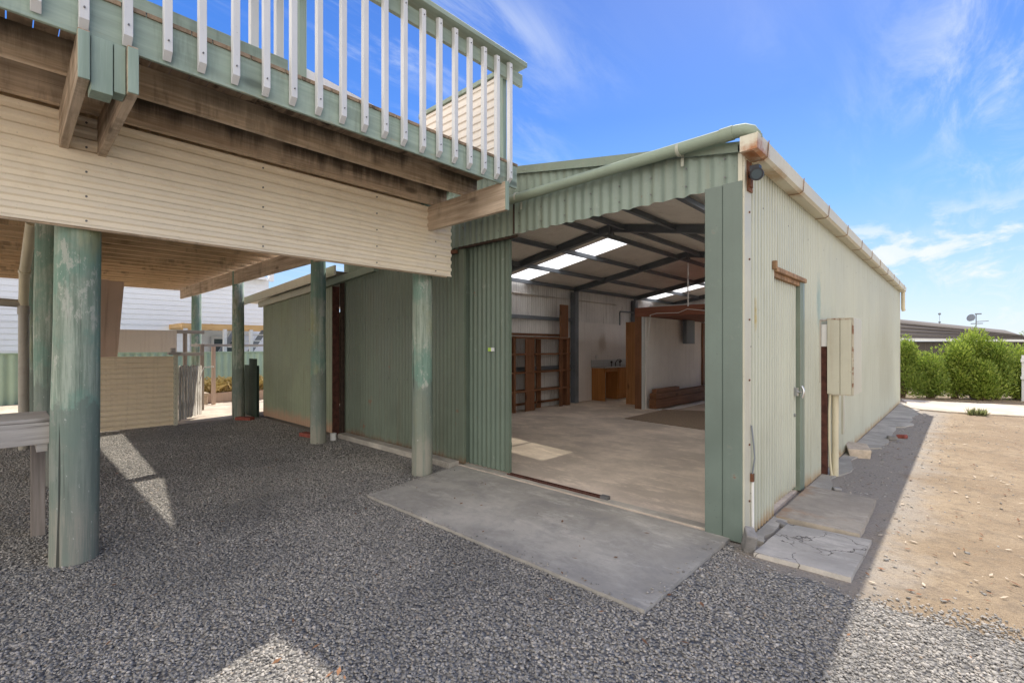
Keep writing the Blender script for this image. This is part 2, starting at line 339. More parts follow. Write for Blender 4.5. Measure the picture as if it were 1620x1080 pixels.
def m_dirt():
    t=NT('dry sandy dirt'); n=t.noise(.9,7,.65); n2=t.noise(7,8,.75); n3=t.noise(45,5,.75)
    col=t.mix(t.ramp(n,.35,.68),(.30,.225,.15),(.41,.32,.22))
    col=t.mix(t.ramp(n2,.46,.64,0,.75),col,(.225,.178,.13)); col=t.mix(t.ramp(n3,.52,.66,0,.75),col,(.23,.175,.125))
    col=t.mix(t.ramp(t.noise(2.4,8,.8),.56,.66,0,.55),col,(.20,.15,.105)); col=t.mix(t.ramp(t.noise(130,3,.6),.66,.71,0,.7),col,(.68,.60,.50))
    # greyer band with darker specks next to the shed wall
    w=t.math('ADD',t.x,t.math('MULTIPLY',t.math('SUBTRACT',t.noise(2.5,6,.7),.5),.9))
    g=t.math('MULTIPLY',t.ramp(w,-.60,-.05,.9,0),t.ramp(t.y,15.8,16.4,1,0)); col=t.mix(g,col,(.37,.335,.295))
    col=t.mix(t.math('MULTIPLY',g,t.ramp(n3,.5,.62,0,.55)),col,(.17,.15,.135))
    far=t.ramp(t.math('ADD',t.y,t.math('MULTIPLY',t.x,.15)),24,30); col=t.mix(far,col,(.34,.30,.19))
    bm=t.bump(n2,.8,.04); bm=t.bump(n3,.8,.016,bm); return t.done(col,.97,bm,0,.15)
M['dirt']=m_dirt()
def m_leaf(name,c1,c2):
    t=NT(name); g=t.n.new('ShaderNodeNewGeometry'); col=t.mix(g.outputs['Random Per Island'],c1,c2)
    t.l.new(col,t.b.inputs['Base Color']); t.b.inputs['Roughness'].default_value=.55
    tr=t.n.new('ShaderNodeBsdfTranslucent'); t.l.new(t.mix(.4,col,(.28,.40,.04)),tr.inputs[0])
    mx=t.n.new('ShaderNodeMixShader'); mx.inputs[0].default_value=.38; t.l.new(t.b.outputs[0],mx.inputs[1]); t.l.new(tr.outputs[0],mx.inputs[2]); t.l.new(mx.outputs[0],t.out.inputs[0])
    return t.mat
M['leaf_a']=m_leaf('bright shrub leaf',(.125,.205,.025),(.38,.45,.08))
M['leaf_b']=m_leaf('mid shrub leaf',(.11,.19,.03),(.34,.41,.08))
M['leaf_c']=m_leaf('grey weed leaf',(.16,.17,.10),(.28,.27,.16))
M['leaf_dry']=m_leaf('straw grass',(.48,.34,.14),(.66,.52,.28))
M['stem']=plain('brown stem',(.14,.095,.06),.2,20,.9)
M['leaf_litter']=plain('dead leaf',(.20,.10,.05),.4,30,.9)

# ------------------------------------------------------------------ ground
H=1.45
def zslab(poly,z0,z1,mat,name,jag=0,**tags):
    mb=MB(); pts=[]
    n=len(poly)
    for i in range(n):
        a=Vector(poly[i]); b=Vector(poly[(i+1)%n]); k=max(1,int((b-a).length/.06)) if jag else 1
        for j in range(k):
            p=a.lerp(b,j/k)
            if jag: p=p+Vector((mnoise.noise(Vector((p.x*6,p.y*6,1)))*jag,mnoise.noise(Vector((p.x*6,p.y*6,9)))*jag))
            pts.append((p.x,p.y))
    mb.prism(pts,'z',z0,z1); return obj(name,mb,mat,bevel=.006 if not jag else 0,**tags)
g=MB(); g.add([(-400,-400,0),(400,-400,0),(400,600,0),(-400,600,0)],[(0,1,2,3)]); obj('ground',g,M['dirt'],kind='structure')
# gravel yard sheet with an uneven edge against the dirt
edge=[]
x=8.0
while x>-1.17:
    edge.append((x,3.36+.12*mnoise.noise(Vector((x*2.2,3,0)))+.05*mnoise.noise(Vector((x*9,7,0))))); x-=.08
edge+=[(-1.2,3.62),(-7.2,3.62),(-7.3,3.57),(-10.45,3.57),(-10.55,2.15),(-10.5,0),(-11.5,0),(-11.5,-2.6),(8,-2.6)]
g=MB(); g.add([(a,b,.004) for a,b in edge],[tuple(range(len(edge)))][::-1]); o=obj('gravel_yard',g,M['gravel'],kind='structure')
o.data.flip_normals() if o.data.polygons[0].normal.z<0 else None
zslab([(-4.151,2.375),(-1.25,2.365),(-1.257,3.70),(-3.68,3.72),(-4.40,3.72),(-4.355,3.50)],-.05,.028,M['slab'],'concrete_apron',jag=.007,kind='structure')
zslab([(-16,-30),(16,-30),(16,-2.7),(-16,-2.7)],-.05,.012,M['path'],'added_bounce_slab',kind='structure')  # added sunlit sheet behind the camera, unseen, bouncing light onto the front
g=MB(); p=[(-10.56,2.2),(-10.68,3.55),(-11.1,9.0),(-16.9,9.0),(-16.9,-1),(-14.6,-1),(-14.0,2.2)]; g.add([(a,b,.008) for a,b in p],[tuple(range(len(p)))]); o=obj('concrete_path',g,M['path'],kind='structure')
if o.data.polygons[0].normal.z<0: o.data.flip_normals()
zslab([(-1.02,15.7),(-1.0,14.65),(-.7,14.25),(-.2,14.12),(.4,14.2),(1.1,14.3),(6,14.6),(6,17.2),(1.2,16.9),(-.4,16.6),(-1.2,16.6)],-.05,.03,M['path'],'garden_path',jag=.05,kind='structure')
# broken footing strip along the side wall
ft=[(-1.15,5.5)]+[(-.98+.10*mnoise.noise(Vector((0,y*1.7,2)))+ (.14 if y>8.5 else 0)+(.12 if y>11 else 0),y) for y in np.arange(5.5,15.6,.12)]+[(-1.15,15.6)]
g=MB(); g.prism([(a,b) for a,b in ft],'z',-.05,.018); obj('wall_footing',g,M['footing'],kind='structure')
g=MB(); g.box(-7.2,-4.42,3.60,3.755,-.05,.075); obj('wall_kerb',g,M['footing'],kind='structure',bevel=.01)
ft=[(-1.15,3.78)]+[(-1.06+.05*mnoise.noise(Vector((3,y*6,2))),y) for y in np.arange(3.78,4.5,.05)]+[(-1.15,4.5)]
g=MB(); g.prism(ft,'z',-.05,.03); obj('door_footing',g,M['footing'],kind='structure')

# pads
g=MB(); p=[(-1.05,3.545),(-.50,3.56),(-.485,4.36),(-.8,4.33),(-1.02,4.30)]
pd=zslab(p,-.05,.032,M['pad_grey'],'concrete_pad',jag=.006); pd['label']='light grey concrete pad crossed by cracks, at the front shed corner'; pd['category']='slab'
pd=zslab([(-1.13,4.40),(-.56,4.385),(-.575,5.50),(-1.13,5.56)],-.05,.048,M['pad_rusty'],'concrete_pad',jag=.006); pd['label']='brown stained concrete pad right under the narrow side door'; pd['category']='slab'

# gravel stones
def stones(name,n,region,sz,zr,seed,dens=None,mat='stone'):
    r=np.random.default_rng(seed)
    t=(1+5**.5)/2
    iv=np.array([(-1,t,0),(1,t,0),(-1,-t,0),(1,-t,0),(0,-1,t),(0,1,t),(0,-1,-t),(0,1,-t),(t,0,-1),(t,0,1),(-t,0,-1),(-t,0,1)],float)/math.hypot(1,t)
    fi=np.array([(0,11,5),(0,5,1),(0,1,7),(0,7,10),(0,10,11),(1,5,9),(5,11,4),(11,10,2),(10,7,6),(7,1,8),(3,9,4),(3,4,2),(3,2,6),(3,6,8),(3,8,9),(4,9,5),(2,4,11),(6,2,10),(8,6,7),(9,8,1)])
    x0,x1,y0,y1=region
    xs=r.uniform(x0,x1,n); ys=r.uniform(y0,y1,n)
    keep=dens(xs,ys,r); xs=xs[keep]; ys=ys[keep]; n=len(xs)
    s=r.uniform(sz[0],sz[1],n)*(1+.5*(r.random(n)>.93))
    V=iv[None]*r.uniform(.62,1.30,(n,12,1))*s[:,None,None]
    V=V*np.stack([r.uniform(.8,1.35,n),r.uniform(.6,1.0,n),r.uniform(.35,.62,n)],1)[:,None,:]
    a=r.uniform(0,2*PI,n); b=r.normal(0,.32,n)
    ca,sa,cb,sb=np.cos(a),np.sin(a),np.cos(b),np.sin(b)
    # tilt about x then spin about z
    y=V[:,:,1]*cb[:,None]-V[:,:,2]*sb[:,None]; z=V[:,:,1]*sb[:,None]+V[:,:,2]*cb[:,None]; x=V[:,:,0]
    X=x*ca[:,None]-y*sa[:,None]; Y=x*sa[:,None]+y*ca[:,None]
    zb=r.uniform(zr[0],zr[1],n); zb=zb+np.where(inside(xs,ys,APRON),.026,0)
    P=np.stack([X+xs[:,None],Y+ys[:,None],z+zb[:,None]],2).reshape(-1,3)
    Fc=(fi[None]+12*np.arange(n)[:,None,None]).reshape(-1,3)
    me=bpy.data.meshes.new(name); me.vertices.add(len(P)); me.vertices.foreach_set('co',P.astype(np.float32).ravel())
    me.loops.add(Fc.size); me.loops.foreach_set('vertex_index',Fc.astype(np.int32).ravel())
    me.polygons.add(len(Fc)); me.polygons.foreach_set('loop_start',np.arange(0,Fc.size,3,dtype=np.int32))
    try: me.polygons.foreach_set('loop_total',np.full(len(Fc),3,dtype=np.int32))
    except Exception: pass
    me.update(calc_edges=True); me.materials.append(M[mat])
    o=bpy.data.objects.new(name,me); COL.objects.link(o); o['kind']='stuff'; return o
def inside(xs,ys,poly):
    c=np.zeros(len(xs),bool); n=len(poly)
    for i in range(n):
        (xa,ya),(xb,yb)=poly[i],poly[(i+1)%n]
        k=((ya>ys)!=(yb>ys)); c^=k&(xs<(xb-xa)*(ys-ya)/((yb-ya) if yb!=ya else 1e-9)+xa)
    return c
APRON=[(-4.15,2.37),(-1.25,2.37),(-1.25,3.72),(-4.36,3.72),(-4.36,3.50)]
PAD=[(-1.06,3.54),(-.49,3.56),(-.485,4.4),(-1.06,4.4)]
def gdens(xs,ys,r):
    d=np.hypot(xs,ys); k=r.random(len(xs))<np.clip(np.where(d<4.4,1.0,np.where(d<6.5,.66,.34)),0,1)
    ap=inside(xs,ys,APRON)
    k&=(~ap|(((r.random(len(xs))<.05)&((ys<2.44)|(xs>-1.33)|(xs<-4.13+(ys-2.37)*-.1+.05)))|(r.random(len(xs))<.0006)))&~inside(xs,ys,PAD)
    k&=~((xs<-1.2)&(ys>3.58)); k&=~((xs<-10.5)&(ys>2.1))
    e=np.where(xs>-1.2,3.38+.13*np.sin(xs*4.1+1)+r.normal(0,.10,len(xs)),3.62); k&=ys<e
    k&=(ys>-.35)|(r.random(len(xs))<.35)
    return k
stones('gravel',340000,(-10.6,2.6,-.9,3.75),(.0048,.0106),(.002,.010),3,gdens)
def ddens(xs,ys,r):
    k=~inside(xs,ys,PAD)&~((xs<-.48)&(ys<5.6)&(ys>4.35))
    near=np.exp(-(np.abs(xs+.72)/.42)**2)
    return k&((r.random(len(xs))<.10+.9*near)|(ys<4.0))&(ys>3.25+.1*np.sin(xs*5))
stones('pebbles',5200,(-1.1,3.2,3.2,13.5),(.005,.014),(.0,.006),5,ddens)

# ------------------------------------------------------------------ the shed
XR,XL,XC=-1.17,-7.25,-4.21
YF,YB=3.72,15.6
EZ,RZ=2.93,3.47
SL=(RZ-EZ)/(XR-XC)
def rake(X): return RZ-SL*abs(X-XC)
shed=thing('corrugated_shed','long gabled corrugated steel shed, green front with a wide opening, pale side wall','shed',(-4.2,YF,0))
def screws(mb,pts,n,mi,r=.007):
    n=Vector(n)
    for p in pts:
        p=Vector(p); mb.tube([p,p+n*.008],r,6,mi)
# front wall left of the opening
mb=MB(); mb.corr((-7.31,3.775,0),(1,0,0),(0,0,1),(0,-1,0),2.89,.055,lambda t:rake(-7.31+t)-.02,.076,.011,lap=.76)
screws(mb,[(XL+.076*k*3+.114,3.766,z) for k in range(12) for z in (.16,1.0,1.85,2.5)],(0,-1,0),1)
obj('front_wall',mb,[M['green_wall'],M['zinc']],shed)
mb=MB(); mb.box(-4.425,-4.335,3.745,3.79,.05,2.64); obj('door_jamb',mb,M['green_wall'],shed,bevel=.004)
# header and gable sheet above the opening
mb=MB()
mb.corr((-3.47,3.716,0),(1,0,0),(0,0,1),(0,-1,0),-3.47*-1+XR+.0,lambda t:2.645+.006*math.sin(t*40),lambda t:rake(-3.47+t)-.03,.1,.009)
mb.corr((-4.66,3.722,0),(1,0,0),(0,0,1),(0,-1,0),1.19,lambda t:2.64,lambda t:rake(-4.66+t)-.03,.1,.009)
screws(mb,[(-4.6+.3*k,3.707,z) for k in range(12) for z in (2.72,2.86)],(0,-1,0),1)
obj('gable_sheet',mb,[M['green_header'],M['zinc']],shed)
mb=MB(); mb.box(-3.476,-3.464,3.695,3.712,2.645,2.98); mb.box(-4.40,-3.47,3.725,3.765,2.618,2.645); obj('header_trim',mb,[M['rust_and_recess']],shed)
# barge caps along the rake
mb=MB()
for a,b in ((XR+.02,XC),(XC,XL-.05)):
    za,zb=rake(a)+.02,rake(b)+.02
    mb.add([(a,3.69,za-.075),(b,3.69,zb-.075),(b,3.69,zb),(a,3.69,za),(a,3.82,za),(b,3.82,zb),(a,3.675,za-.085),(b,3.675,zb-.085)],[(0,1,2,3),(3,2,5,4),(1,0,6,7)])
obj('barge_cap',mb,M['green_trim'],shed)
# corner post
mb=MB(); mb.box(-1.445,-1.315,3.692,3.83,.02,2.66); mb.box(-1.309,-1.172,3.688,3.83,.012,2.665); mb.box(-1.316,-1.308,3.697,3.8,.02,2.66)
obj('corner_post',mb,M['green_post'],shed,bevel=.005)
mb=MB(); mb.box(-1.172,-1.158,3.70,3.84,.02,2.92); mb.box(-1.20,-1.17,3.69,3.72,2.66,2.93)
screws(mb,[(-1.158,3.80,z) for z in (.3,.72,1.2,1.65,2.1,2.45)],(1,0,0),1,.008)
obj('corner_flashing',mb,[M['cream_trim'],M['rust']],shed)
# side wall
mb=MB(); xw=-1.172
mb.corr((xw,3.84,0),(0,1,0),(0,0,1),(1,0,0),.608,.02,EZ,.076,.014,seg=18,trap=4,tb=.35)
mb.corr((xw,4.448,0),(0,1,0),(0,0,1),(1,0,0),1.064,2.10,EZ,.076,.014,seg=18,trap=4,tb=.35)
mb.corr((xw,5.512,0),(0,1,0),(0,0,1),(1,0,0),YB-5.512,.02,EZ,.076,.014,lap=.76,seg=18,trap=4,tb=.35)
screws(mb,[(xw+.0095,3.84+.76*k+(.0 if z<2 else .304),z) for k in range(15) for z in (.35,1.45,2.55) if not (4.4<3.84+.76*k<5.55 and z<2.1)],(1,0,0),1,.006)
obj('side_wall',mb,[M['cream_wall'],M['zinc']],shed,loc=(-1.17,9.5,0))
mb=MB(); mb.box(-1.17,-1.155,YB-.09,YB+.01,.02,EZ-.06); obj('rear_flashing',mb,M['cream_trim'],shed)
# far side, rear and lining
mb=MB(); mb.corr((XL,3.8,0),(0,1,0),(0,0,1),(1,0,0),YB-3.8,.02,EZ,.076,.008); obj('far_wall',mb,M['zincalume'],shed)
mb=MB(); mb.corr((XL,YB,0),(1,0,0),(0,0,1),(0,-1,0),3.25,.02,lambda t:rake(XL+t)-.01,.076,.008); mb.corr((-4.0,YB,0),(1,0,0),(0,0,1),(0,-1,0),2.4,2.45,lambda t:rake(-4.0+t)-.01,.076,.008); mb.corr((-1.6,YB,0),(1,0,0),(0,0,1),(0,-1,0),.43,.02,lambda t:rake(-1.6+t)-.01,.076,.008); obj('rear_wall',mb,M['zincalume'],shed)  # doorway gap added here, unseen, to let sunlight into the shed
mb=MB(); mb.box(-7.235,-7.17,9.97,12.82,.02,2.08); obj('lining_board',mb,M['lining'],shed,loc=(-7.2,8,0))
mb=MB(); mb.box(XL+.03,XR-.02,3.74,YB-.03,-.1,.03); obj('floor',mb,M['floor'],shed)
# roof
def slope_pts(X): return rake(X)+.0
mb=MB()
def roof_strip(y0,y1,xa,xb,mi=0,mbx=mb):
    # corrugations run down the slope, so they repeat along y
    L=y1-y0; n=max(2,int(L/.076*6)); vs=[]
    for i in range(n+1):
        y=y0+L*i/n; off=.009*math.cos(2*PI*(y-3.7)/.076)
        vs+= [(xa,y,rake(xa)+off),(xb,y,rake(xb)+off)]
    mbx.add(vs,[(2*i,2*i+1,2*i+3,2*i+2) for i in range(n)],mi,True)
for a,b in ((3.70,4.05),(11.2,11.6),(14.4,YB+.03)): roof_strip(a,b,XC,XR+.06)
roof_strip(4.05,9.10,XC,-2.0); roof_strip(4.05,5.3,-2.0,XR+.06)
for a,b in ((9.10,11.2),(11.6,14.4)): roof_strip(a,b,XC,-3.0)
for a,b in ((3.70,7.43),(8.07,13.58),(14.21,YB+.03)): roof_strip(a,b,XL-.07,XC)
roof_strip(7.43,8.07,-4.50,XC); roof_strip(13.58,14.21,-4.50,XC); 
obj('roof_sheet',mb,M['roof'],shed)
for a,b in ((7.43,8.07),(13.58,14.21)):
    m2=MB(); roof_strip(a,b,XL-.07,-4.50,0,m2); obj('skylight_or_fill',m2,M['skylight_or_fill'],shed)
for a,b in ((9.10,11.2),(11.6,14.4)):
    m2=MB(); roof_strip(a,b,-3.0,XR+.06,0,m2); obj('skylight_or_fill',m2,M['skylight_or_fill'],shed)  # added translucent sheets on the right slope, unseen, to brighten the inside
m2=MB(); roof_strip(5.3,9.10,-2.0,XR+.06,0,m2); obj('skylight_or_fill',m2,M['fill_sheet'],shed)  # added opal sheet, hidden from view, giving the front bays diffuse fill
mb=MB()
for s in (-1,1): mb.add([(XC,3.7,RZ+.03),(XC+s*.18,3.7,rake(XC+s*.18)+.022),(XC+s*.18,YB,rake(XC+s*.18)+.022),(XC,YB,RZ+.03)],[(0,1,2,3)])
obj('ridge_cap',mb,M['green_trim'],shed)
# portal frames
for y in (3.92,6.84,9.87,12.90,15.5):
    for xx in (XL+.11,XR-.11):
        m2=MB(); m2.box(xx-.075,xx+.075,y-.045,y+.045,.02,rake(xx)-.13)
        m2.box(xx-.075,xx+.075,y-.07,y-.045,.02,rake(xx)-.13); m2.box(xx-.075,xx+.075,y+.045,y+.07,.02,rake(xx)-.13)
        if not (y<4 and xx>-3): obj('column',m2,M['steel'],shed)
    for s in (-1,1):
        xe=XC+s*2.95; dz=.078
        m2=MB(); m2.beam((XC+s*.02,y,RZ-dz),(xe,y,rake(xe)-dz),.03,.11); m2.beam((XC+s*.02,y,RZ-dz+.055),(xe,y,rake(xe)-dz+.055),.09,.012); m2.beam((XC+s*.02,y,RZ-dz-.055),(xe,y,rake(xe)-dz-.055),.09,.012)
        obj('rafter',m2,M['steel'],shed)
    m2=MB(); m2.box(XC-.012,XC+.012,y-.07,y+.07,RZ-.19,RZ-.03); screws(m2,[(XC+.012,y+q,RZ-.165) for q in (-.05,.05)],(1,0,0),1,.012); obj('apex_plate',m2,[M['steel'],M['chrome']],shed)
for xx in (-7.08,-6.25,-5.33,-4.45,-3.97,-3.12,-2.19,-1.34):
    m2=MB(); zz=rake(xx)-.06; m2.box(xx-.012,xx+.012,3.78,YB-.02,zz-.045,zz+.04); m2.box(xx-.012,xx+.045,3.78,YB-.02,zz-.047,zz-.041)
    obj('purlin',m2,M['steel'],shed)
for z in (.95,2.12):
    m2=MB(); m2.box(XL+.02,XL+.075,3.8,9.9,z-.04,z+.04); obj('wall_girt',m2,M['steel'],shed)
# gutter
mb=MB()
prof=[(-1.16,2.935),(-1.16,2.835),(-1.07,2.828),(-1.045,2.845),(-1.036,2.945),(-1.046,2.955),(-1.052,2.94),(-1.056,2.855),(-1.08,2.842),(-1.15,2.846),(-1.15,2.935)]
mb.prism(prof,'y',3.60,YB+.10); mb.box(-1.157,-1.042,3.594,3.600,2.836,2.945)
gut=obj('gutter',mb,M['gutter'],shed,loc=(-1.1,9.5,0))
for y in (3.83,4.9,6.02,7.17,8.32,9.35,10.4,11.55,12.7,13.85,15.0):
    m2=MB(); m2.beam((-1.165,y,2.829),(-1.068,y,2.823),.008,.005); m2.beam((-1.068,y,2.823),(-1.039,y,2.841),.008,.005); m2.beam((-1.039,y,2.841),(-1.030,y,2.955),.008,.005,up=(1,0,0))
    obj('gutter_strap',m2,M['strap'],gut)
mb=MB(); mb.tube([(-1.10,YB+.02,2.84),(-1.10,YB+.02,2.42),(-1.09,YB+.05,2.36)],.042,12); obj('downpipe_stub',mb,M['pipe_cream'],shed)
# drain pipe across the front
pts=[(-1.085,3.68,2.935),(-1.085,3.672,2.96),(-1.10,3.655,2.985),(-1.14,3.635,3.0),(-1.19,3.625,3.003),(-1.30,3.625,3.0),(-1.9,3.625,2.997),(-3.2,3.625,2.985),(-4.4,3.625,2.98)]
mb=MB(); mb.tube(pts,.047,18); mb.tube([(-1.21,3.625,3.002),(-1.30,3.625,3.0)],.052,18); mb.tube([(-1.085,3.68,2.935),(-1.085,3.672,2.96)],.052,18)
pipe=obj('drain_pipe',mb,M['pipe_green'],shed)
for xx in (-1.62,-3.35):
    m2=MB(); m2.tube([(xx-.012,3.625,2.991),(xx+.012,3.625,2.991)],.051,18); m2.box(xx-.012,xx+.012,3.685,3.69,2.88,2.99); obj('pipe_clip',m2,M['pipe_clip'],pipe)
# sliding door
mb=MB(); mb.corr((-4.40,3.845,0),(1,0,0),(0,0,1),(0,-1,0),.73,.045,2.66,.076,.011); mb.box(-3.685,-3.665,3.832,3.875,.045,2.66); mb.box(-4.4,-3.67,3.86,3.885,.3,.38); mb.box(-4.4,-3.67,3.86,3.885,2.3,2.38)
sd=obj('sliding_door',mb,M['green_door'],shed)
mb=MB(); mb.box(-3.995,-3.945,3.826,3.832,1.395,1.437,0); mb.box(-3.945,-3.895,3.826,3.832,1.395,1.437,1); obj('sticker',mb,[M['label_green'],M['label_white']],sd)
mb=MB(); mb.box(-4.42,-1.44,3.745,3.845,-.03,.034,0); mb.box(-3.67,-2.42,3.805,3.818,.034,.046,1); mb.box(-3.67,-2.42,3.855,3.872,.034,.045,1); mb.box(-2.46,-2.38,3.80,3.85,.034,.064,2)
obj('door_track',mb,[M['footing'],M['red_rust'],M['zinc']],shed)
mb=MB(); mb.box(-4.70,-4.44,3.70,3.745,2.575,2.615); obj('track_bracket',mb,M['rust'],shed)
# side door
mb=MB(); mb.corr((-1.205,4.49,0),(0,1,0),(0,0,1),(1,0,0),.86,.07,2.05,.076,.010,seg=18,trap=4,tb=.35)
door=obj('side_door',mb,M['cream_wall'],shed,loc=(-1.17,9.5,0))
mb=MB(); mb.box(-1.20,-1.165,5.27,5.305,.97,1.05); mb.tube([(-1.19,5.29,1.01),(-1.135,5.29,1.01)],.012,10); mb.tube([(-1.135,5.29,1.065),(-1.118,5.285,1.035),(-1.116,5.28,1.0),(-1.13,5.28,.955)],.012,10);
obj('door_handle',mb,M['chrome'],door)
mb=MB(); mb.tube([(-1.2,5.3,.78),(-1.185,5.3,.78)],.016,10); obj('door_lock',mb,M['chrome'],door)
mb=MB(); mb.box(-1.24,-1.16,5.36,5.42,.03,2.10); mb.box(-1.215,-1.155,5.42,5.505,.03,2.10); mb.box(-1.2,-1.163,4.447,4.475,.05,2.12); obj('door_frame',mb,M['green_trim'],shed,bevel=.003)
mb=MB(); mb.box(-1.205,-1.135,4.46,5.51,2.085,2.125); mb.box(-1.215,-1.165,4.48,5.36,2.045,2.085); mb.box(-1.166,-1.13,4.415,4.45,2.10,2.17); obj('door_lintel',mb,M['strap'],shed,bevel=.004)

# things fixed to the side wall
L=thing('security_light','black round sensor light on a rusty bracket under the gutter end','light',(-1.15,3.78,2.72))
mb=MB(); mb.beam((-1.157,3.79,2.82),(-1.152,3.80,2.60),.10,.012,up=(1,0,0)); mb.box(-1.16,-1.135,3.76,3.82,2.63,2.74); obj('bracket',mb,M['rust'],L)
mb=MB(); mb.tube([(-1.14,3.77,2.70),(-1.08,3.73,2.72)],.016,10); mb.tube([(-1.09,3.76,2.705),(-1.065,3.66,2.675)],.045,18); mb.box(-1.125,-1.06,3.70,3.76,2.715,2.76); obj('lamp_body',mb,M['black'],L,bevel=.003)
mb=MB(); mb.tube([(-1.067,3.667,2.678),(-1.0635,3.655,2.673)],.034,18); obj('lens',mb,M['glass'],L)

B=thing('meter_box','tall cream metal meter box with rusty corners mounted on the pale wall','meter box',(-1.0,6.5,0))
mb=MB(); mb.box(-1.10,-.865,6.30,6.86,.92,1.755); mb.box(-.872,-.860,6.295,6.87,.915,1.76); mb.box(-1.105,-.86,6.29,6.87,1.755,1.765)
obj('cabinet',mb,M['cream_trim'],B,bevel=.004)
mb=MB(); mb.box(-1.10,-.985,6.285,6.30,.925,1.75); mb.box(-.978,-.875,6.285,6.30,.925,1.75); obj('panel',mb,M['cream_trim'],B,bevel=.003)
mb=MB(); mb.box(-.873,-.856,6.284,6.300,.92,1.758); mb.box(-1.1,-.87,6.284,6.29,1.742,1.762); mb.box(-1.06,-.87,6.284,6.29,.915,.926); obj('rusty_edge',mb,M['cream_rust'],B)
mb=MB(); mb.box(-1.16,-1.10,6.30,6.40,1.45,1.70); obj('junction_box',mb,M['pvc'],B,bevel=.004)
mb=MB(); mb.box(-1.165,-1.10,6.30,6.34,.02,1.45); obj('rusty_post',mb,M['red_rust'],B)
mb=MB(); mb.tube([(-1.155,6.20,1.74),(-1.155,6.20,1.05)],.013,10); mb.tube([(-1.155,6.2,1.74),(-1.11,6.3,1.745)],.012,10); obj('grey_conduit',mb,M['pipe_grey'],B)
mb=MB(); mb.tube([(-1.035,6.35,.93),(-1.035,6.35,.01)],.034,14); mb.tube([(-1.035,6.35,.62),(-1.035,6.35,.60)],.038,14); mb.tube([(-1.035,6.35,.25),(-1.035,6.35,.22)],.038,14); obj('conduit',mb,M['pipe_cream'],B)
mb=MB(); mb.tube([(-1.075,6.31,.93),(-1.085,6.31,.75),(-1.085,6.31,.4),(-1.075,6.31,.15),(-1.06,6.31,.0)],.013,10); obj('cable',mb,M['pipe_cream'],B)
mb=MB(); mb.box(-1.163,-1.14,7.55,7.66,.30,.93); obj('cover_strip',mb,M['cream_trim'],B)

# ------------------------------------------------------------------ lean-to
LT=thing('lean_to','low olive green corrugated lean-to joined to the left of the tall shed','shed',(-8.8,3.6,0))
def lz(X): return 2.655+.052*(X+7.0)
mb=MB(); mb.corr((-10.40,3.615,0),(1,0,0),(0,0,1),(0,-1,0),3.02,.05,lambda t:lz(-10.4+t)-.10,.076,.012,lap=.76); obj('wall',mb,M['green_lean'],LT)
mb=MB(); mb.corr((-11.25,3.98,0),(1,0,0),(0,0,1),(0,-1,0),.95,.02,lambda t:lz(-11.2+t)-.12,.076,.0085); mb.corr((-11.25,3.98,0),(0,1,0),(0,0,1),(-1,0,0),8,.02,2.30,.076,.0085); mb.corr((-10.4,3.62,0),(0,1,0),(0,0,1),(-1,0,0),.4,.02,2.38,.076,.0085); obj('recessed_wall',mb,M['green_lean'],LT)
mb=MB(); mb.box(-11.33,-11.24,3.93,4.0,.02,2.36); obj('corner_trim',mb,M['cream_trim'],LT)
mb=MB(); mb.add([(-11.5,3.42,lz(-11.5)),(-7.2,3.42,lz(-7.2)),(-7.2,12,lz(-7.2)),(-11.5,12,lz(-11.5))],[(0,1,2,3)])
mb.add([(-11.5,3.42,lz(-11.5)-.02),(-7.2,3.42,lz(-7.2)-.02),(-7.2,12,lz(-7.2)-.02),(-11.5,12,lz(-11.5)-.02)],[(3,2,1,0)]); obj('roof',mb,M['roof'],LT)
mb=MB(); mb.prism([(-11.52,lz(-11.52)-.13),(-6.9,lz(-6.9)-.13),(-6.9,lz(-6.9)+.02),(-11.52,lz(-11.52)+.02)],'y',3.40,3.425); obj('barge_board',mb,M['cream_trim'],LT)
mb=MB(); mb.prism([(-10.5,lz(-10.5)-.22),(-7.6,lz(-7.6)-.22),(-7.6,lz(-7.6)-.11),(-10.5,lz(-10.5)-.11)],'y',3.54,3.60); obj('fascia',mb,M['cream_trim'],LT)
mb=MB(); mb.prism([(-7.6,lz(-7.6)-.22),(-6.0,lz(-6.0)-.20),(-6.0,lz(-6.0)-.11),(-7.6,lz(-7.6)-.11)],'y',3.53,3.60); obj('door_rail_cover',mb,M['green_trim'],LT)
mb=MB(); mb.box(-7.385,-7.378,3.60,3.72,.02,2.42,1); mb.box(-7.378,-7.285,3.73,3.763,.02,2.55,0); obj('recess_strip',mb,[M['rust_and_recess'],M['red_rust']],LT)  # shade of the recess coloured in as a dark strip, plus rust edge
g=MB(); g.corr((-11.16,3.50,0),(1,0,0),(0,0,1),(0,-1,0),.28,.0,1.06,.076,.008); g.corr((-10.88,3.50,0),(1,0,0),(0,0,1),(0,-1,0),.44,.0,1.20,.076,.008); g.box(-11.16,-10.45,3.515,3.545,0,1.06)
obj('metal_sheet',g,M['dark_green'],loc=(-10.8,3.5,0),label='dark green metal sheet standing on edge at the left end of the lean-to',category='metal sheet')
g=MB(); g.tube([(-7.06,3.46,-.02),(-7.06,3.46,.115)],.045,16,caps=False); g.tube([(-7.06,3.46,.115),(-7.06,3.46,.0)],.038,16); obj('pipe_stub',g,M['pvc'],loc=(-7.06,3.46,0),label='short white plastic pipe stub rising from the gravel by the dark recess strip',category='pipe')

# ------------------------------------------------------------------ elevated deck
DK=thing('raised_deck','elevated timber deck on round green poles with cream cladding and white balusters','deck',(-4.3,.3,0))
DX,DY0,DY1=-3.08,-2.6,3.33
JT=3.155
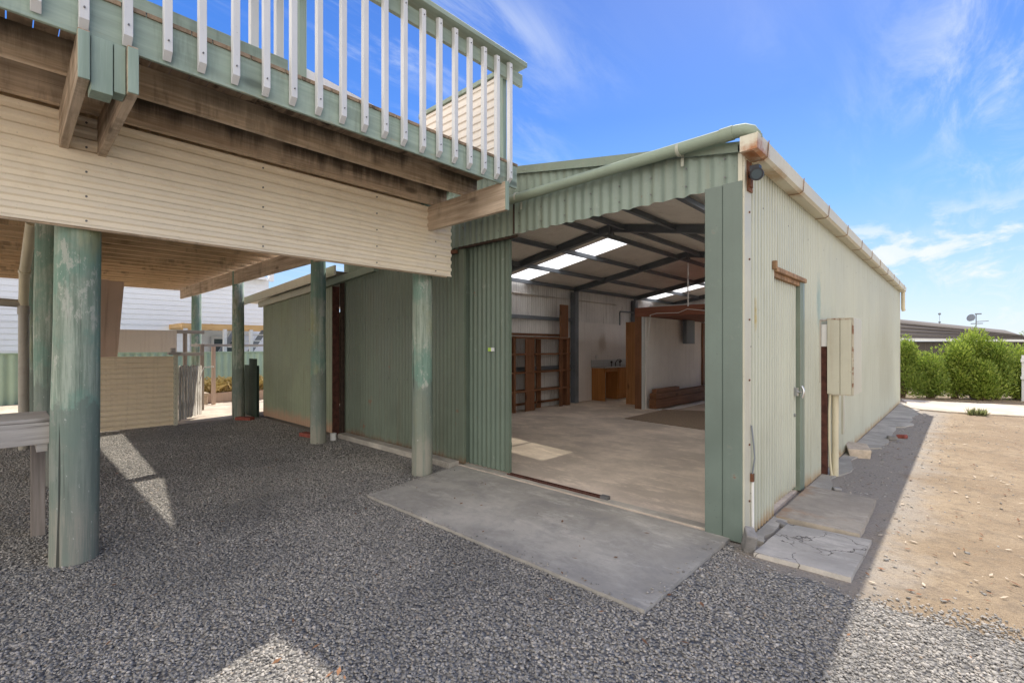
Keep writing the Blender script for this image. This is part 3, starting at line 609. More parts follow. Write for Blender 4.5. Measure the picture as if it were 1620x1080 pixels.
# deck boards (front strip with gaps) and floor further back
mb=MB(); y=DY0
while y<DY1-.02:
    mb.box(-4.6,DX+.01,y,min(y+.094,DY1),JT,JT+.022); y+=.100
obj('decking',mb,M['decking'],DK)
mb=MB(); mb.box(-15.6,-4.6,DY0,DY1,JT,JT+.022); obj('floor_boards',mb,M['floor_under'],DK)
for xx in (-3.64,-4.13): 
    m2=MB(); m2.box(xx-.022,xx+.022,DY0,DY1-.02,2.965,JT); obj('joist',m2,M['timber_y'],DK,bevel=.003)
xx=-4.6
while xx>-15.5:
    m2=MB(); m2.box(xx-.022,xx+.022,DY0,DY1-.02,2.965,JT); obj('joist',m2,M['timber_in'],DK); xx-=.45
for (y,xa,xb) in ((3.15,-14.95,-3.03),):
    m2=MB(); m2.box(xa,xb-.012,y-.022,y+.022,2.70,2.962,0); m2.box(xb-.012,xb,y-.022,y+.022,2.70,2.962,1); obj('bearer',m2,[M['timber_x'],M['fascia_end']],DK,bevel=.003)
for (y,xa,xb) in ((.252,-6.2,-3.03),(.438,-6.2,-3.03),(.42,-15.5,-6.3)):
    m2=MB(); m2.box(xa,xb-.012,y-.022,y+.022,2.722,2.962,0); m2.box(xb-.012,xb,y-.022,y+.022,2.722,2.95,1); obj('bearer',m2,[M['timber_x'],M['fascia_end']],DK,bevel=.003)
m2=MB(); m2.box(-3.17,-3.06,.278,.362,2.69,2.955); m2.box(-3.165,-3.065,.366,.412,2.715,2.955); obj('spacer_block',m2,M['fascia_end'],DK,bevel=.003)
m2=MB(); m2.box(DX-.022,DX,DY0,DY1,2.945,3.172); obj('fascia_board',m2,M['fascia'],DK,bevel=.004)
m2=MB(); m2.box(DX-.024,DX-.005,DY0,DY1-.05,3.172,3.184); obj('fascia_gap',m2,M['black'],DK)
# railing
m2=MB(); m2.box(-3.135,-2.995,DY0,3.385,4.088,4.130); obj('top_rail',m2,M['rail'],DK,bevel=.004)
m2=MB(); m2.box(-3.105,-3.070,DY0,3.40,3.935,4.050); obj('rail_board',m2,M['rail'],DK,bevel=.004)
def baluster():
    m2=MB(); x0,x1,y0,y1=-3.068,-3.028,-.019,.019; zt=4.075; zb=2.962
    m2.add([(x0,y0,zb),(x1,y0,zb+.04),(x1,y1,zb+.04),(x0,y1,zb),(x0,y0,zt),(x1,y0,zt-.012),(x1,y1,zt-.012),(x0,y1,zt)],[(0,3,2,1),(4,5,6,7),(0,1,5,4),(1,2,6,5),(2,3,7,6),(3,0,4,7)])
    screws(m2,[(x1,0,3.055),(x1,0,4.02)],(1,0,0),1,.0045)
    return m2
b0=obj('baluster',baluster(),[M['white'],M['zinc']],DK,loc=(-3.05,0,3.0),bevel=.003)
ys=[3.196-.1635*k for k in range(36)]
b0.location=b0.location+Vector((0,ys[0],0))
for y in ys[1:]:
    c=b0.copy(); COL.objects.link(c); c.parent=DK; c.location=b0.location+Vector((0,y-ys[0]+random.uniform(-.004,.004),random.uniform(-.006,.006))); c.rotation_euler=(random.uniform(-.0012,.0012),0,random.uniform(-.05,.05))
# kick boards and uprights on the deck
m2=MB(); m2.box(-3.30,-3.26,DY0,1.285,3.18,3.352); obj('kick_board',m2,M['fascia'],DK,bevel=.003)
m2=MB(); m2.prism([(1.42,3.18),(2.9,3.18),(2.9,3.19),(1.42,3.372)],'x',-3.33,-3.30); obj('side_panel',m2,M['label_white'],DK)
for xx,yy,mm in ((-3.42,1.125,'white'),(-3.42,1.285,'white'),(-3.30,1.39,'fascia_end'),(-3.45,.28,'white'),(-3.45,.46,'white'),(-3.15,3.21,'fascia_end')):
    m2=MB(); zt=5.2 if yy<2 else 4.09; m2.box(xx-.025,xx+.025,yy-.025,yy+.025,3.18,zt); obj('upright',m2,M[mm],DK,bevel=.003)
# privacy screen
m2=MB(); m2.corr((-3.2,3.30,3.185),(-1,0,0),(0,0,1),(0,-1,0),.001,0,1,.076,.006); m2=MB()
m2.corr((-3.20,3.30,3.185),(0,0,1),(-1,0,0),(0,-1,0),.91,0,1.35,.0805,.006,seg=20,trap=3.2); sc=obj('privacy_screen',m2,M['screen'],DK)
m2=MB(); m2.box(-4.56,-3.19,3.275,3.325,4.095,4.14); obj('screen_rail',m2,M['rail'],sc,bevel=.003)
# cladding below the deck
m2=MB(); m2.corr((-4.205,-2.6,2.235),(0,0,1),(0,1,0),(1,0,0),.725,0,6.05,.0805,.008,seg=20,trap=2.4)
screws(m2,[(-4.192,yy,2.275+.0805*2*k) for yy in (.36,1.45,2.5,3.22) for k in range(5)],(1,0,0),1,.007)
obj('cladding',m2,[M['cladding'],M['zinc']],DK)
m2=MB(); m2.box(-4.24,-4.215,-2.6,3.40,2.225,2.245); m2.box(-4.26,-4.225,-2.6,3.36,2.25,2.34); obj('cladding_batten',m2,M['timber_y'],DK)
# poles
def pole(x,y,rb,rt,h,lean=(0,0),cap=False):
    m2=MB(); n=14; m2.tube([(x+lean[0]*k/n,y+lean[1]*k/n,-.1+(h+.1)*k/n) for k in range(n+1)],[rb+(rt-rb)*k/n for k in range(n+1)],36,wob=.09)
    if cap: m2.tube([(x,y,h),(x,y,h+.03)],[rt*1.25]*2,28)
    obj('pole',m2,M['pole'],DK,loc=(x,y,0))
pole(-4.40,.315,.132,.116,2.95,(.03,.03)); pole(-4.46,3.24,.116,.108,2.96); 
m2=MB(); m2.tube([(-4.56,3.42,3.0),(-4.56,3.42,4.12)],.10,24); m2.tube([(-4.56,3.42,4.12),(-4.56,3.42,4.155)],.13,24); obj('capped_pole',m2,M['pole'],DK)
for (x,y) in ((-7.05,3.22),(-10.66,3.22),(-13.9,3.25),(-7.0,.3),(-10.6,.3),(-13.9,.3),(-7.4,-2.2),(-10.6,-2.2)): pole(x,y,.112,.104,2.96,(random.uniform(-.02,.02),0))
# ------------------------------------------------------------------ left side under the house
BN=thing('workbench','silvered timber bench board running left from the big green pole','bench',(-4.8,-.6,0))
mb=MB(); mb.box(-4.50,-4.455,-2.2,.20,.80,.945); obj('front_board',mb,M['grey_wood_y'],BN,bevel=.005)
mb=MB(); mb.box(-4.72,-4.462,-2.2,.205,.947,.972); mb.box(-4.98,-4.73,-2.2,.205,.947,.972); obj('top_boards',mb,M['grey_wood_y'],BN,bevel=.006)
mb=MB(); mb.box(-5.0,-4.46,.135,.19,.75,.80); obj('cross_bar',mb,M['grey_wood_y'],BN,bevel=.003)
for yy in (.13,-2.1):
    mb=MB(); mb.box(-5.17,-5.13,yy-.005,yy+.075,0,.945); obj('leg',mb,M['grey_wood_z'],BN,bevel=.003)

PP=thing('downpipe','grey plastic downpipe with an angled upper length under the deck','pipe',(-9.6,.165,0))
mb=MB(); mb.tube([(-9.6,.165,0),(-9.6,.165,2.02)],.056,16); mb.tube([(-9.6,.165,1.90),(-9.6,.165,2.02)],.066,16); obj('pipe',mb,M['pipe_grey'],PP)
mb=MB(); mb.tube([(-9.6,.165,2.02),(-9.55,.162,2.10),(-8.9,.16,2.42),(-7.9,.20,2.90)],.052,16); mb.tube([(-8.9,.16,2.42),(-8.85,.162,2.445)],.06,16); obj('angled_pipe',mb,M['pipe_cream'],PP)
mb=MB(); mb.tube([(-9.6,.165,2.05),(-9.6,-.3,2.07),(-9.6,-2.6,2.1)],.055,16); obj('cross_pipe',mb,M['pipe_grey'],PP)

FP=thing('tan_panel_fence','low tan fence panel of horizontal corrugated sheet between gravel and picket gate','fence',(-10.55,1.2,0))
mb=MB(); mb.corr((-10.52,.82,.02),(0,0,1),(0,1,0),(1,0,0),1.255,0,1.28,.0895,.014,seg=20,trap=2); obj('panel',mb,M['fence_tan'],FP)
mb=MB(); mb.box(-10.57,-10.50,2.10,2.165,0,1.30); screws(mb,[(-10.50,2.125,.05+.0895*k) for k in range(14)],(1,0,0),1,.006); obj('post',mb,[M['cream_trim'],M['zinc']],FP)
mb=MB(); mb.box(-10.60,-10.47,2.02,2.20,1.30,1.345); mb.box(-10.57,-10.5,2.06,2.13,1.345,1.42); obj('post_bracket',mb,M['grey_wood_y'],FP,bevel=.004)
mb=MB(); mb.box(-10.53,-10.50,.99,1.015,.8,1.75); obj('stake',mb,M['white'],FP)

GT=thing('picket_gate','white picket gate with worn paint standing ajar beside the tan panel','gate',(-10.6,2.2,0))
g0=Vector((-10.62,2.19)); g1=Vector((-11.36,2.745)); gd=(g1-g0).normalized(); gn=Vector((-gd.y,gd.x)); 
def gateboard(mb,s,w,z0,z1,th,off,mi=0,round_=True):
    a=g0+gd*s; b=g0+gd*(s+w); t=gn*off; t2=gn*(off+th)
    prof=[(0,z0),(w,z0),(w,z1-.03),(w*.8,z1-.008),(w*.5,z1),(w*.2,z1-.008),(0,z1-.03)] if round_ else [(0,z0),(w,z0),(w,z1),(0,z1)]
    vs=[((g0+gd*(s+u)+t).x,(g0+gd*(s+u)+t).y,z) for u,z in prof]+[((g0+gd*(s+u)+t2).x,(g0+gd*(s+u)+t2).y,z) for u,z in prof]
    n=len(prof); mb.add(vs,[tuple(range(n)),tuple(range(2*n-1,n-1,-1))]+[(i,n+i,n+(i+1)%n,(i+1)%n) for i in range(n)],mi)
M['picket']=wood('worn white picket',(.66,.62,.55),(.74,.71,.65),'z',.8,wash=(.36,.32,.27),wash_amt=.5,bump=.4)
for i in range(9):
    m2=MB(); gateboard(m2,.01+.103*i,.07,.07+.01*(i%2),1.10+random.uniform(-.012,.012)-.004*i,.018,-.018); obj('picket',m2,M['picket'],GT)
for z in (.28,.88):
    m2=MB(); gateboard(m2,0,.92,z,z+.08,.03,.001,0,False); obj('gate_rail',m2,M['picket'],GT)
m2=MB(); m2.ball((-11.32,2.69,.86),.035); m2.tube([(-11.32,2.72,.86),(-11.38,2.80,1.02),(-11.30,2.95,1.03)],.014,8); obj('latch',m2,M['pvc'],GT)

g=MB()
for k in range(3):
    a=Vector((-10.95,.80+.215*k,2.64-.015*k)); b=Vector((-10.95,.66+.20*k,.25))
    w=Vector((0,.222,0)); n=Vector((.0+(.012 if k%2 else 0),0,0))
    g.add([a+n,a+w+n,b+w+n,b+n,a+n-Vector((.02,0,0)),a+w+n-Vector((.02,0,0)),b+w+n-Vector((.02,0,0)),b+n-Vector((.02,0,0))],[(0,3,2,1),(4,5,6,7),(0,1,5,4),(1,2,6,5),(2,3,7,6),(3,0,4,7)])
obj('leaning_panel',g,M['brown_panel'],loc=(-10.95,1.1,.2),label='tilted brown ribbed steel panel leaning behind the tan fence panel',category='panel')

TF=thing('trellis_frame','grey timber post and rail frame with a pale fibro sheet behind the gate','fence',(-12.6,2.5,0))
mb=MB(); mb.box(-12.53,-12.515,1.45,2.56,1.33,1.80); obj('fibro_sheet',mb,M['fibro'],TF)
for (z,a,b) in ((1.78,2.56,3.08),(1.29,2.56,3.06)):
    mb=MB(); mb.box(-12.54,-12.50,a,b,z-.045,z+.03); obj('rail',mb,M['grey_wood_y'],TF,bevel=.004)
for (x,y,z) in ((-12.56,2.72,1.8),(-12.58,3.05,1.5),(-12.56,1.5,1.8)):
    mb=MB(); mb.box(x-.035,x+.035,y-.035,y+.035,0,z); obj('post',mb,M['grey_wood_z'],TF,bevel=.004)
mb=MB(); mb.box(-13.53,-13.48,3.10,5.4,1.45,1.51); mb.box(-13.53,-12.55,3.05,3.11,1.45,1.51); obj('long_rail',mb,M['grey_wood_y'],TF,bevel=.004)
for y in (3.52,5.35):
    mb=MB(); mb.box(-13.54,-13.47,y-.04,y+.04,0,1.45); obj('tall_post',mb,M['brown_panel'],TF,bevel=.004)

GB=thing('garden_bed','raised garden bed edged with timber, full of dry straw coloured grass','garden bed',(-14.2,4.6,0))
mb=MB(); mb.box(-14.0,-13.95,3.45,6.0,0,.26); mb.box(-16.4,-14.0,3.45,3.5,0,.26); obj('edging',mb,M['brown_panel'],GB,bevel=.005)
mb=MB(); mb.box(-16.4,-14.0,3.5,6.0,0,.20); obj('soil',mb,M['dirt'],GB)
mb=MB(); mb.box(-13.98,-13.66,3.12,3.44,0,.24); mb.box(-14.02,-13.62,3.10,3.46,.24,.30); obj('block',mb,M['block'],GB,bevel=.012)
mb=MB()
for i in range(2000):
    x=random.uniform(-15.6,-13.98); y=random.uniform(3.5,5.8); a=random.uniform(0,2*PI); l=random.uniform(.15,.55); t=random.uniform(.1,.9)
    p=Vector((x,y,.2)); d=Vector((math.cos(a)*t,math.sin(a)*t,1)).normalized()*l; w=Vector((-math.sin(a),math.cos(a),0))*.004
    mb.add([p-w,p+w,p+d*.6+w*.7,p+d+Vector((math.cos(a),math.sin(a),-.6))*l*.3,p+d*.6-w*.7],[(0,1,2,3,4)])
obj('dry_grass',mb,M['leaf_dry'],GB,kind='stuff')

CF=thing('green_boundary_fence','sage green ribbed steel boundary fence in front of the white house','fence',(-17.2,3,0))
mb=MB(); mb.corr((-17.2,-9,0),(0,1,0),(0,0,1),(1,0,0),18,-.1,1.27,.19,.018,seg=8); obj('panel',mb,M['colorbond'],CF)
mb=MB(); mb.box(-17.23,-17.17,-9,9,1.255,1.29); obj('capping',mb,M['colorbond'],CF)

NH=thing('white_house','white weatherboard house behind the green steel fence, open below on one side','house',(-21,2,0))
mb=MB()
def boards(mb,X,y0,y1,z0,z1,p=.165,th=.022):
    z=z0
    while z<z1-.01:
        zz=min(z+p,z1); mb.add([(X+th,y0,z),(X+th,y1,z),(X+.003,y1,zz),(X+.003,y0,zz),(X,y0,z),(X,y1,z)],[(0,1,2,3),(4,5,1,0)]); z+=p
boards(mb,-19.5,-9,6.95,2.18,4.05); boards(mb,-19.5,-9,4.36,0,2.18)
mb.box(-26,-19.51,-9,6.95,2.18,4.05); mb.box(-26,-19.51,-9,4.36,0,2.18); obj('wall',mb,M['siding'],NH)
mb=MB(); mb.prism([(-27,3.98),(-19.2,3.98),(-19.2,4.08),(-22.7,4.35),(-27,4.08)],'y',-9.3,6.8); obj('roof',mb,M['siding'],NH)
mb=MB(); mb.box(-19.45,-19.25,6.9,7.06,3.95,4.3); obj('eave_end',mb,M['siding'],NH)
mb=MB(); boards(mb,-21.5,4.36,9.5,0,2.18); obj('lower_wall',mb,M['siding'],NH)
mb=MB(); mb.box(-21.47,-21.44,5.6,6.3,.95,1.75); w=obj('window',mb,M['glass'],NH); mb=MB(); mb.box(-21.46,-21.40,5.5,5.6,.85,1.85); mb.box(-21.46,-21.40,6.3,6.4,.85,1.85); mb.box(-21.46,-21.40,5.6,6.3,1.75,1.85); mb.box(-21.46,-21.40,5.6,6.3,.85,.95); obj('window_frame',mb,M['white'],w)
PG=thing('pine_pergola','new orange pine beams and white posts under the far house','pergola',(-18.5,5,0))
mb=MB(); mb.box(-17.75,-17.70,3.75,7.2,2.02,2.18); mb.box(-19.4,-19.35,3.75,7.2,2.02,2.18); obj('beam',mb,M['pine_y'],PG)
for y in (3.8,4.6,5.4,6.2,7.0):
    mb=MB(); mb.box(-19.6,-17.76,y-.03,y+.03,2.06,2.19); obj('joist',mb,M['pine_y'],PG)
for y in (3.85,4.95,5.75,6.6):
    mb=MB(); mb.box(-17.78,-17.68,y-.05,y+.05,0,2.02); obj('post',mb,M['white'],PG)
ST=thing('stair_flight','dark stringers and pale treads of a stair beyond the green fence','stairs',(-18.6,5.6,0))
for y0 in (0,.85):
    mb=MB(); mb.beam((-18.6+y0*.6,4.85+y0*.9,.9),(-18.6+y0*.6,5.55+y0*.9,2.05),.06,.16); obj('stringer',mb,M['steel'],ST)
for k in range(5):
    mb=MB(); mb.box(-18.7,-18.05,4.95+.16*k,5.75+.16*k,1.0+.21*k,1.04+.21*k); obj('tread',mb,M['white'],ST)

for (x,y,l) in ((-10.28,3.22,'red brick lying flat by the far corner of the lean-to wall'),(-7.62,3.33,'red brick lying beside the middle pole near the white pipe stub')):
    a=.55 if x<-9 else .2; mb=MB(); mb.beam((x-.17*math.cos(a),y-.17*math.sin(a),.035),(x+.17*math.cos(a),y+.17*math.sin(a),.035),.13,.06)
    obj('brick',mb,M['brick'],loc=(x,y,0),bevel=.006,label=l,category='brick')

# ------------------------------------------------------------------ rubble by the side wall
def lump(name,c,s,rot,mat,label,cat,seed):
    r=random.Random(seed); mb=MB(); x,y,z=s
    vs=[Vector((sx*x*(1+r.uniform(-.15,.15)),sy*y*(1+r.uniform(-.15,.15)),sz*z*(1+r.uniform(-.12,.12)))) for sz in (-1,1) for sx,sy in ((-1,-1),(1,-1),(1,1),(-1,1))]
    ca,sa=math.cos(rot[2]),math.sin(rot[2]); cb,sb=math.cos(rot[0]),math.sin(rot[0])
    vs=[Vector((v.x,v.y*cb-v.z*sb,v.y*sb+v.z*cb)) for v in vs]; vs=[Vector((v.x*ca-v.y*sa,v.x*sa+v.y*ca,v.z))+Vector(c) for v in vs]
    mb.add(vs,[(0,3,2,1),(4,5,6,7),(0,1,5,4),(1,2,6,5),(2,3,7,6),(3,0,4,7)])
    return obj(name,mb,mat,loc=(c[0],c[1],0),bevel=.012,label=label,category=cat)
lump('stone_block',(-1.03,7.85,.062),(.12,.24,.055),(.06,0,.25),M['block'],'pale squared stone block on the dirt against the side wall','stone',1)
lump('concrete_wedge',(-1.10,3.61,.075),(.035,.055,.10),(.5,0,.5),M['grey_block'],'small grey concrete wedge propped against the front shed corner','rubble',2)
k=0
for (x,y,s,l) in ((-1.06,4.30,.035,'small pale rubble chunk between the cracked pad and the wall'),(-.92,5.75,.03,'grey rubble chunk behind the brown stained pad'),(-.80,9.45,.06,'flat broken concrete piece on the ground far along the side wall'),(-.70,9.75,.05,'reddish rubble piece farther along the side wall, past the flat concrete')):
    k+=1; lump('rubble_chunk',(x,y,s*.5),(s,s*1.3,s*.55),(.1,0,k*1.1),M['brick'] if 'reddish' in l else M['grey_block'],l,'rubble',10+k)
g=MB(); g.tube([(-1.15,3.83,.86),(-1.135,3.835,.70),(-1.128,3.83,.62),(-1.14,3.825,.52),(-1.15,3.835,.44)],.006,8,1); g.tube([(-1.148,3.845,.44),(-1.146,3.845,.0)],.011,10,0); g.box(-1.156,-1.135,3.82,3.85,.44,.50,2)
obj('torn_cable',g,[M['pvc'],M['steel'],M['rust']],loc=(-1.15,3.83,.4),label='torn cable and white conduit hanging on the front corner flashing',category='cable')
for i in range(26):
    pass
g=MB()
for i in range(1500):
    x=random.uniform(-.95,2.6); y=random.uniform(3.6,13); a=random.uniform(0,PI); l=random.uniform(.006,.03); w=l*random.uniform(.12,.5)
    d=Vector((math.cos(a),math.sin(a),random.uniform(-.1,.25)))*l; n=Vector((-math.sin(a),math.cos(a),.1))*w; p=Vector((x,y,.012)); g.add([p-d,p+n,p+d,p-n],[(0,1,2,3)],0 if random.random()<.55 else 1)
for i in range(150):
    x=random.uniform(-7,1.6); y=random.uniform(.3,3.4); a=random.uniform(0,PI); l=random.uniform(.008,.026); w=l*random.uniform(.15,.5)
    d=Vector((math.cos(a),math.sin(a),random.uniform(-.1,.25)))*l; n=Vector((-math.sin(a),math.cos(a),.1))*w; p=Vector((x,y,.04)); g.add([p-d,p+n,p+d,p-n],[(0,1,2,3)],0)
obj('leaf_litter',g,[M['leaf_litter'],M['block']],kind='stuff')

# ------------------------------------------------------------------ inside the shed
SH=thing('shelving_unit','brown timber open shelving against the far corrugated wall inside the shed','shelves',(-7.05,8.4,0.03))
for z in (.47,.88,1.28,1.645):
    mb=MB(); mb.box(-7.20,-6.93,7.30,9.40,z-.018,z+.018); obj('shelf',mb,M['brown_y'],SH,bevel=.003)
for (y0,y1,x0,x1,zt) in ((7.40,7.47,-7.19,-6.94,1.66),(7.78,8.08,-6.965,-6.935,1.62),(8.42,8.56,-7.19,-7.15,1.62),(9.0,9.12,-6.97,-6.94,1.62),(9.28,9.40,-7.19,-6.94,1.66)):
    mb=MB(); mb.box(x0,x1,y0,y1,.03,zt); obj('upright',mb,M['brown_z'],SH,bevel=.003)
for z in (.14,1.70):
    mb=MB(); mb.box(-7.19,-7.15,7.3,9.4,z,z+.05); obj('back_rail',mb,M['brown_y'],SH)
g=MB(); g.box(-6.985,-6.94,9.04,9.34,1.67,2.45); obj('timber_board',g,M['brown_z'],loc=(-6.96,9.2,1.67),bevel=.003,label='upright wide brown board standing on top of the shelving end',category='board')

CB=thing('kitchen_cabinet','orange pine kitchen cabinet with white splashback against the lining board','cabinet',(-6.95,11.5,.03))
mb=MB(); mb.box(-7.16,-6.76,10.66,10.70,.03,.885); obj('side_panel',mb,M['orange_z'],CB,bevel=.003)
mb=MB(); mb.box(-7.16,-6.80,11.35,12.4,.03,.885); obj('carcass',mb,M['orange_z'],CB,bevel=.003)
mb=MB(); mb.box(-6.80,-6.775,11.38,12.0,.15,.86); mb.box(-6.775,-6.765,11.38,11.45,.15,.86); mb.box(-6.775,-6.765,11.93,12.0,.15,.86); mb.box(-6.775,-6.765,11.45,11.93,.78,.86); mb.box(-6.775,-6.765,11.45,11.93,.15,.23); dd=obj('door',mb,M['orange_z'],CB,bevel=.003)
mb=MB(); mb.box(-7.16,-6.78,10.70,11.35,.78,.885); obj('apron',mb,M['orange_z'],CB)
mb=MB(); mb.box(-7.165,-6.73,10.64,12.5,.885,.915); obj('countertop',mb,M['chrome'],CB,bevel=.004)
mb=MB(); mb.box(-7.168,-7.145,10.64,12.5,.915,1.09); obj('splashback',mb,M['white'],CB)
for y in (11.55,12.0):
    mb=MB(); mb.tube([(-7.10,y,.915),(-7.10,y,1.0)],.015,8); mb.ball((-7.10,y,1.02),.035); obj('tap_handle',mb,M['tap'],CB)
mb=MB(); mb.tube([(-7.10,11.75,.915),(-7.10,11.75,1.0)],.015,8)
mb.tube([(-7.10,11.75,1.0),(-7.05,11.78,1.08),(-6.98,11.8,1.09),(-6.93,11.82,1.03)],.012,8); obj('tap',mb,M['tap'],CB)
mb=MB(); mb.box(-7.172,-7.15,10.86,10.94,1.12,1.21); obj('wall_socket',mb,M['pvc'],shed)
g=MB(); g.tube([(-7.12,12.05,2.45),(-7.12,12.4,2.46),(-7.12,12.8,2.46)],.022,8); g.tube([(-7.12,12.05,2.45),(-7.12,12.02,2.40),(-7.12,12.02,2.06)],.022,8); obj('conduit_pipe',g,M['steel'],shed)

PT=thing('partition_wall','pale plaster partition wall with brown end post deep inside the shed','partition',(-5.25,12,.03))
mb=MB(); mb.box(-5.30,-5.20,9.93,15.3,.03,2.12); obj('panel',mb,M['lining'],PT)
mb=MB(); mb.box(-5.45,-5.29,9.86,9.92,.03,2.14); obj('post',mb,M['brown_z'],PT,bevel=.003)
mb=MB(); mb.box(-5.285,-5.235,9.87,9.92,.03,2.12); obj('edge_strip',mb,M['white'],PT)
mb=MB(); mb.box(-5.20,-5.16,13.05,13.20,.40,2.10); obj('cover_strip',mb,M['brown_z'],PT)
g=MB(); g.box(-6.05,-6.01,10.5,10.62,.03,2.05); g.box(-6.03,-5.72,10.52,10.56,.03,2.05); obj('door_leaf',g,M['brown_door'],loc=(-5.9,10.55,.03),bevel=.003,label='orange brown upright board standing between the cabinet and the partition',category='board')
LF=thing('loft_platform','red brown timber loft platform above the partition inside the shed','loft',(-4.2,11.3,2.12))
mb=MB(); mb.box(-5.45,-1.6,9.86,9.93,2.12,2.33); obj('front_beam',mb,M['red_x'],LF,bevel=.004)
mb=MB(); mb.box(-5.38,-1.5,9.94,14.2,2.135,2.17); obj('deck_boards',mb,M['red_y'],LF)
mb=MB(); mb.box(-5.15,-3.9,9.95,10.25,2.335,2.36); obj('loose_sheet',mb,M['white'],LF)
mb=MB(); mb.tube([(XC,9.86,3.20),(XC,9.86,2.30)],.016,8); screws(mb,[(XC+.016,9.86,z) for z in (3.12,3.0,2.75)],(1,0,0),0,.012); obj('hanging_rod',mb,M['zincalume'],LF)
mb=MB(); mb.box(-5.15,-5.05,11.75,12.25,1.52,2.12); obj('dark_panel',mb,M['steel'],LF,bevel=.004)
g=MB(); g.tube([(-5.17,9.84,1.35),(-5.10,9.82,1.55),(-5.06,9.82,1.9),(-5.05,9.82,2.15),(-4.9,9.82,2.18),(-4.4,9.82,2.17),(-4.21,9.82,2.24),(-3.8,9.82,2.18),(-3.3,9.82,2.2)],.007,8); obj('power_cable',g,M['cable'],loc=(-4.5,9.8,2.1),label='thin white cable draped along the red brown loft beam',category='cable')
for (x0,x1,y0,y1,z0,z1,l) in ((-5.12,-4.95,9.9,14.2,.06,.27,'long lower brown beam on the shed floor along the partition'),(-5.13,-4.97,9.95,14.0,.275,.40,'long brown beam resting on top of another along the partition'),(-5.10,-4.99,10.0,11.2,.405,.49,'short brown offcut lying on the long beams by the partition')):
    g=MB(); g.box(x0,x1,y0,y1,z0,z1); obj('timber_beam',g,M['brown_y'],loc=(x0,y0,z0),bevel=.005,label=l,category='timber')
g=MB()
for k in range(4): g.box(-4.88+.05*k,-4.85+.05*k,10.1+.1*k,14,.031,.05)
g.box(-5.2,-4.9,9.95,10.1,.031,.055); obj('metal_strips',g,M['zincalume'],loc=(-4.8,12,.03),label='thin metal strips lying on the floor beside the brown beams',category='metal strips')
g=MB(); g.prism([(-4.84,8.35),(-3.2,8.15),(-2.6,9.9),(-4.1,10.5),(-4.86,10.1)],'z',.031,.042); obj('floor_mat',g,M['rug'],loc=(-4,9.2,.03),label='flat brown mat on the concrete floor in front of the beams',category='mat')

# ------------------------------------------------------------------ beyond, on the right
def shrub(cx,cy,rx,ry,h,n,seed,lm,label):
    r=random.Random(seed); th=thing('shrub',label,'shrub',(cx,cy,0),'shrubs behind the pale path')
    lobes=[]
    for i in range(26):
        a=r.uniform(0,2*PI); q=r.uniform(.1,1.15); zc=r.uniform(.15,.95)*h; tp=1-.45*(zc/h)
        lobes.append((cx+rx*q*math.cos(a)*tp,cy+ry*q*math.sin(a)*tp,zc*.88,r.uniform(.18,.33)))
    mb=MB()
    for i in range(n):
        lx,ly,lz_,lr=lobes[r.randrange(len(lobes))]
        d=Vector((r.gauss(0,1),r.gauss(0,1),r.gauss(0,1))).normalized()*lr*(r.random()**.4)
        p=Vector((lx,ly,lz_))+Vector((d.x,d.y,d.z*1.35))
        if p.z<.04: continue
        up=(d.normalized()+Vector((r.uniform(-.6,.6),r.uniform(-.6,.6),.7+r.uniform(0,.6)))).normalized()
        l=r.uniform(.05,.11); sd=up.cross(Vector((r.gauss(0,1),r.gauss(0,1),r.gauss(0,1)))).normalized()*l*r.uniform(.14,.22)
        mb.add([p,p+up*l*.5+sd,p+up*l,p+up*l*.5-sd],[(0,1,2,3)])
    obj('foliage',mb,M[lm],th)
    mb=MB()
    for (lx,ly,lz_,lr) in lobes: mb.tube([(cx+r.uniform(-.08,.08),cy+r.uniform(-.08,.08),0),((cx+lx)/2,(cy+ly)/2,lz_*.55),(lx,ly,lz_)],[.02,.014,.006],6)
    obj('stems',mb,M['stem'],th)
sh=[(-1.25,17.45,.30,.28,1.78,'leaf_b','bright green shrub half hidden by the far shed corner'),
    (-.66,17.85,.27,.28,1.42,'leaf_b','low rounded green shrub next to the one at the shed corner'),
    (-.16,18.2,.28,.28,1.60,'leaf_a','mid green shrub left of the tallest shrub behind the path'),
    (.22,18.75,.29,.28,2.0,'leaf_a','tallest bright green shrub in the row, under the satellite dish'),
    (.66,18.65,.25,.28,1.58,'leaf_b','green shrub right of the tallest one in the row'),
    (1.08,19.1,.28,.28,1.52,'leaf_a','yellow green shrub at the right edge near the white fence'),
    (.38,18.15,.20,.2,.95,'leaf_a','small low green shrub in front of the tallest shrub')]
for i,(a,b,c,d,h,lm,l) in enumerate(sh[:7]): shrub(a,b,c*1.3,d*1.2,h*1.0,7500,40+i,lm,l)
def tuft(cx,cy,h,n,seed,label):
    r=random.Random(seed); mb=MB()
    for i in range(n):
        a=r.uniform(0,2*PI); t=r.uniform(.1,1.2); l=h*r.uniform(.5,1); p=Vector((cx+r.uniform(-.14,.14),cy+r.uniform(-.08,.08),0)); d=Vector((math.cos(a)*t,math.sin(a)*t,1)).normalized()*l; w=Vector((-math.sin(a),math.cos(a),0))*.009
        mb.add([p-w,p+w,p+d*.55+w,p+d,p+d*.55-w],[(0,1,2,3,4)])
    obj('weed_tuft',mb,M['leaf_c'],loc=(cx,cy,0),label=label,category='weed')
tuft(.22,14.05,.20,170,3,'grey green weed tuft growing at the front edge of the pale path')
DR=thing('dark_house','low charcoal roofed house with a pale gutter behind the shrubs','house',(1,33,0))
mb=MB(); mb.add([(-9,27.2,1.98),(2.6,38.0,1.98),(2.3,38.6,2.05),(-9,28.8,3.45),(-10,36,3.4)],[(0,1,2,3)])
import itertools
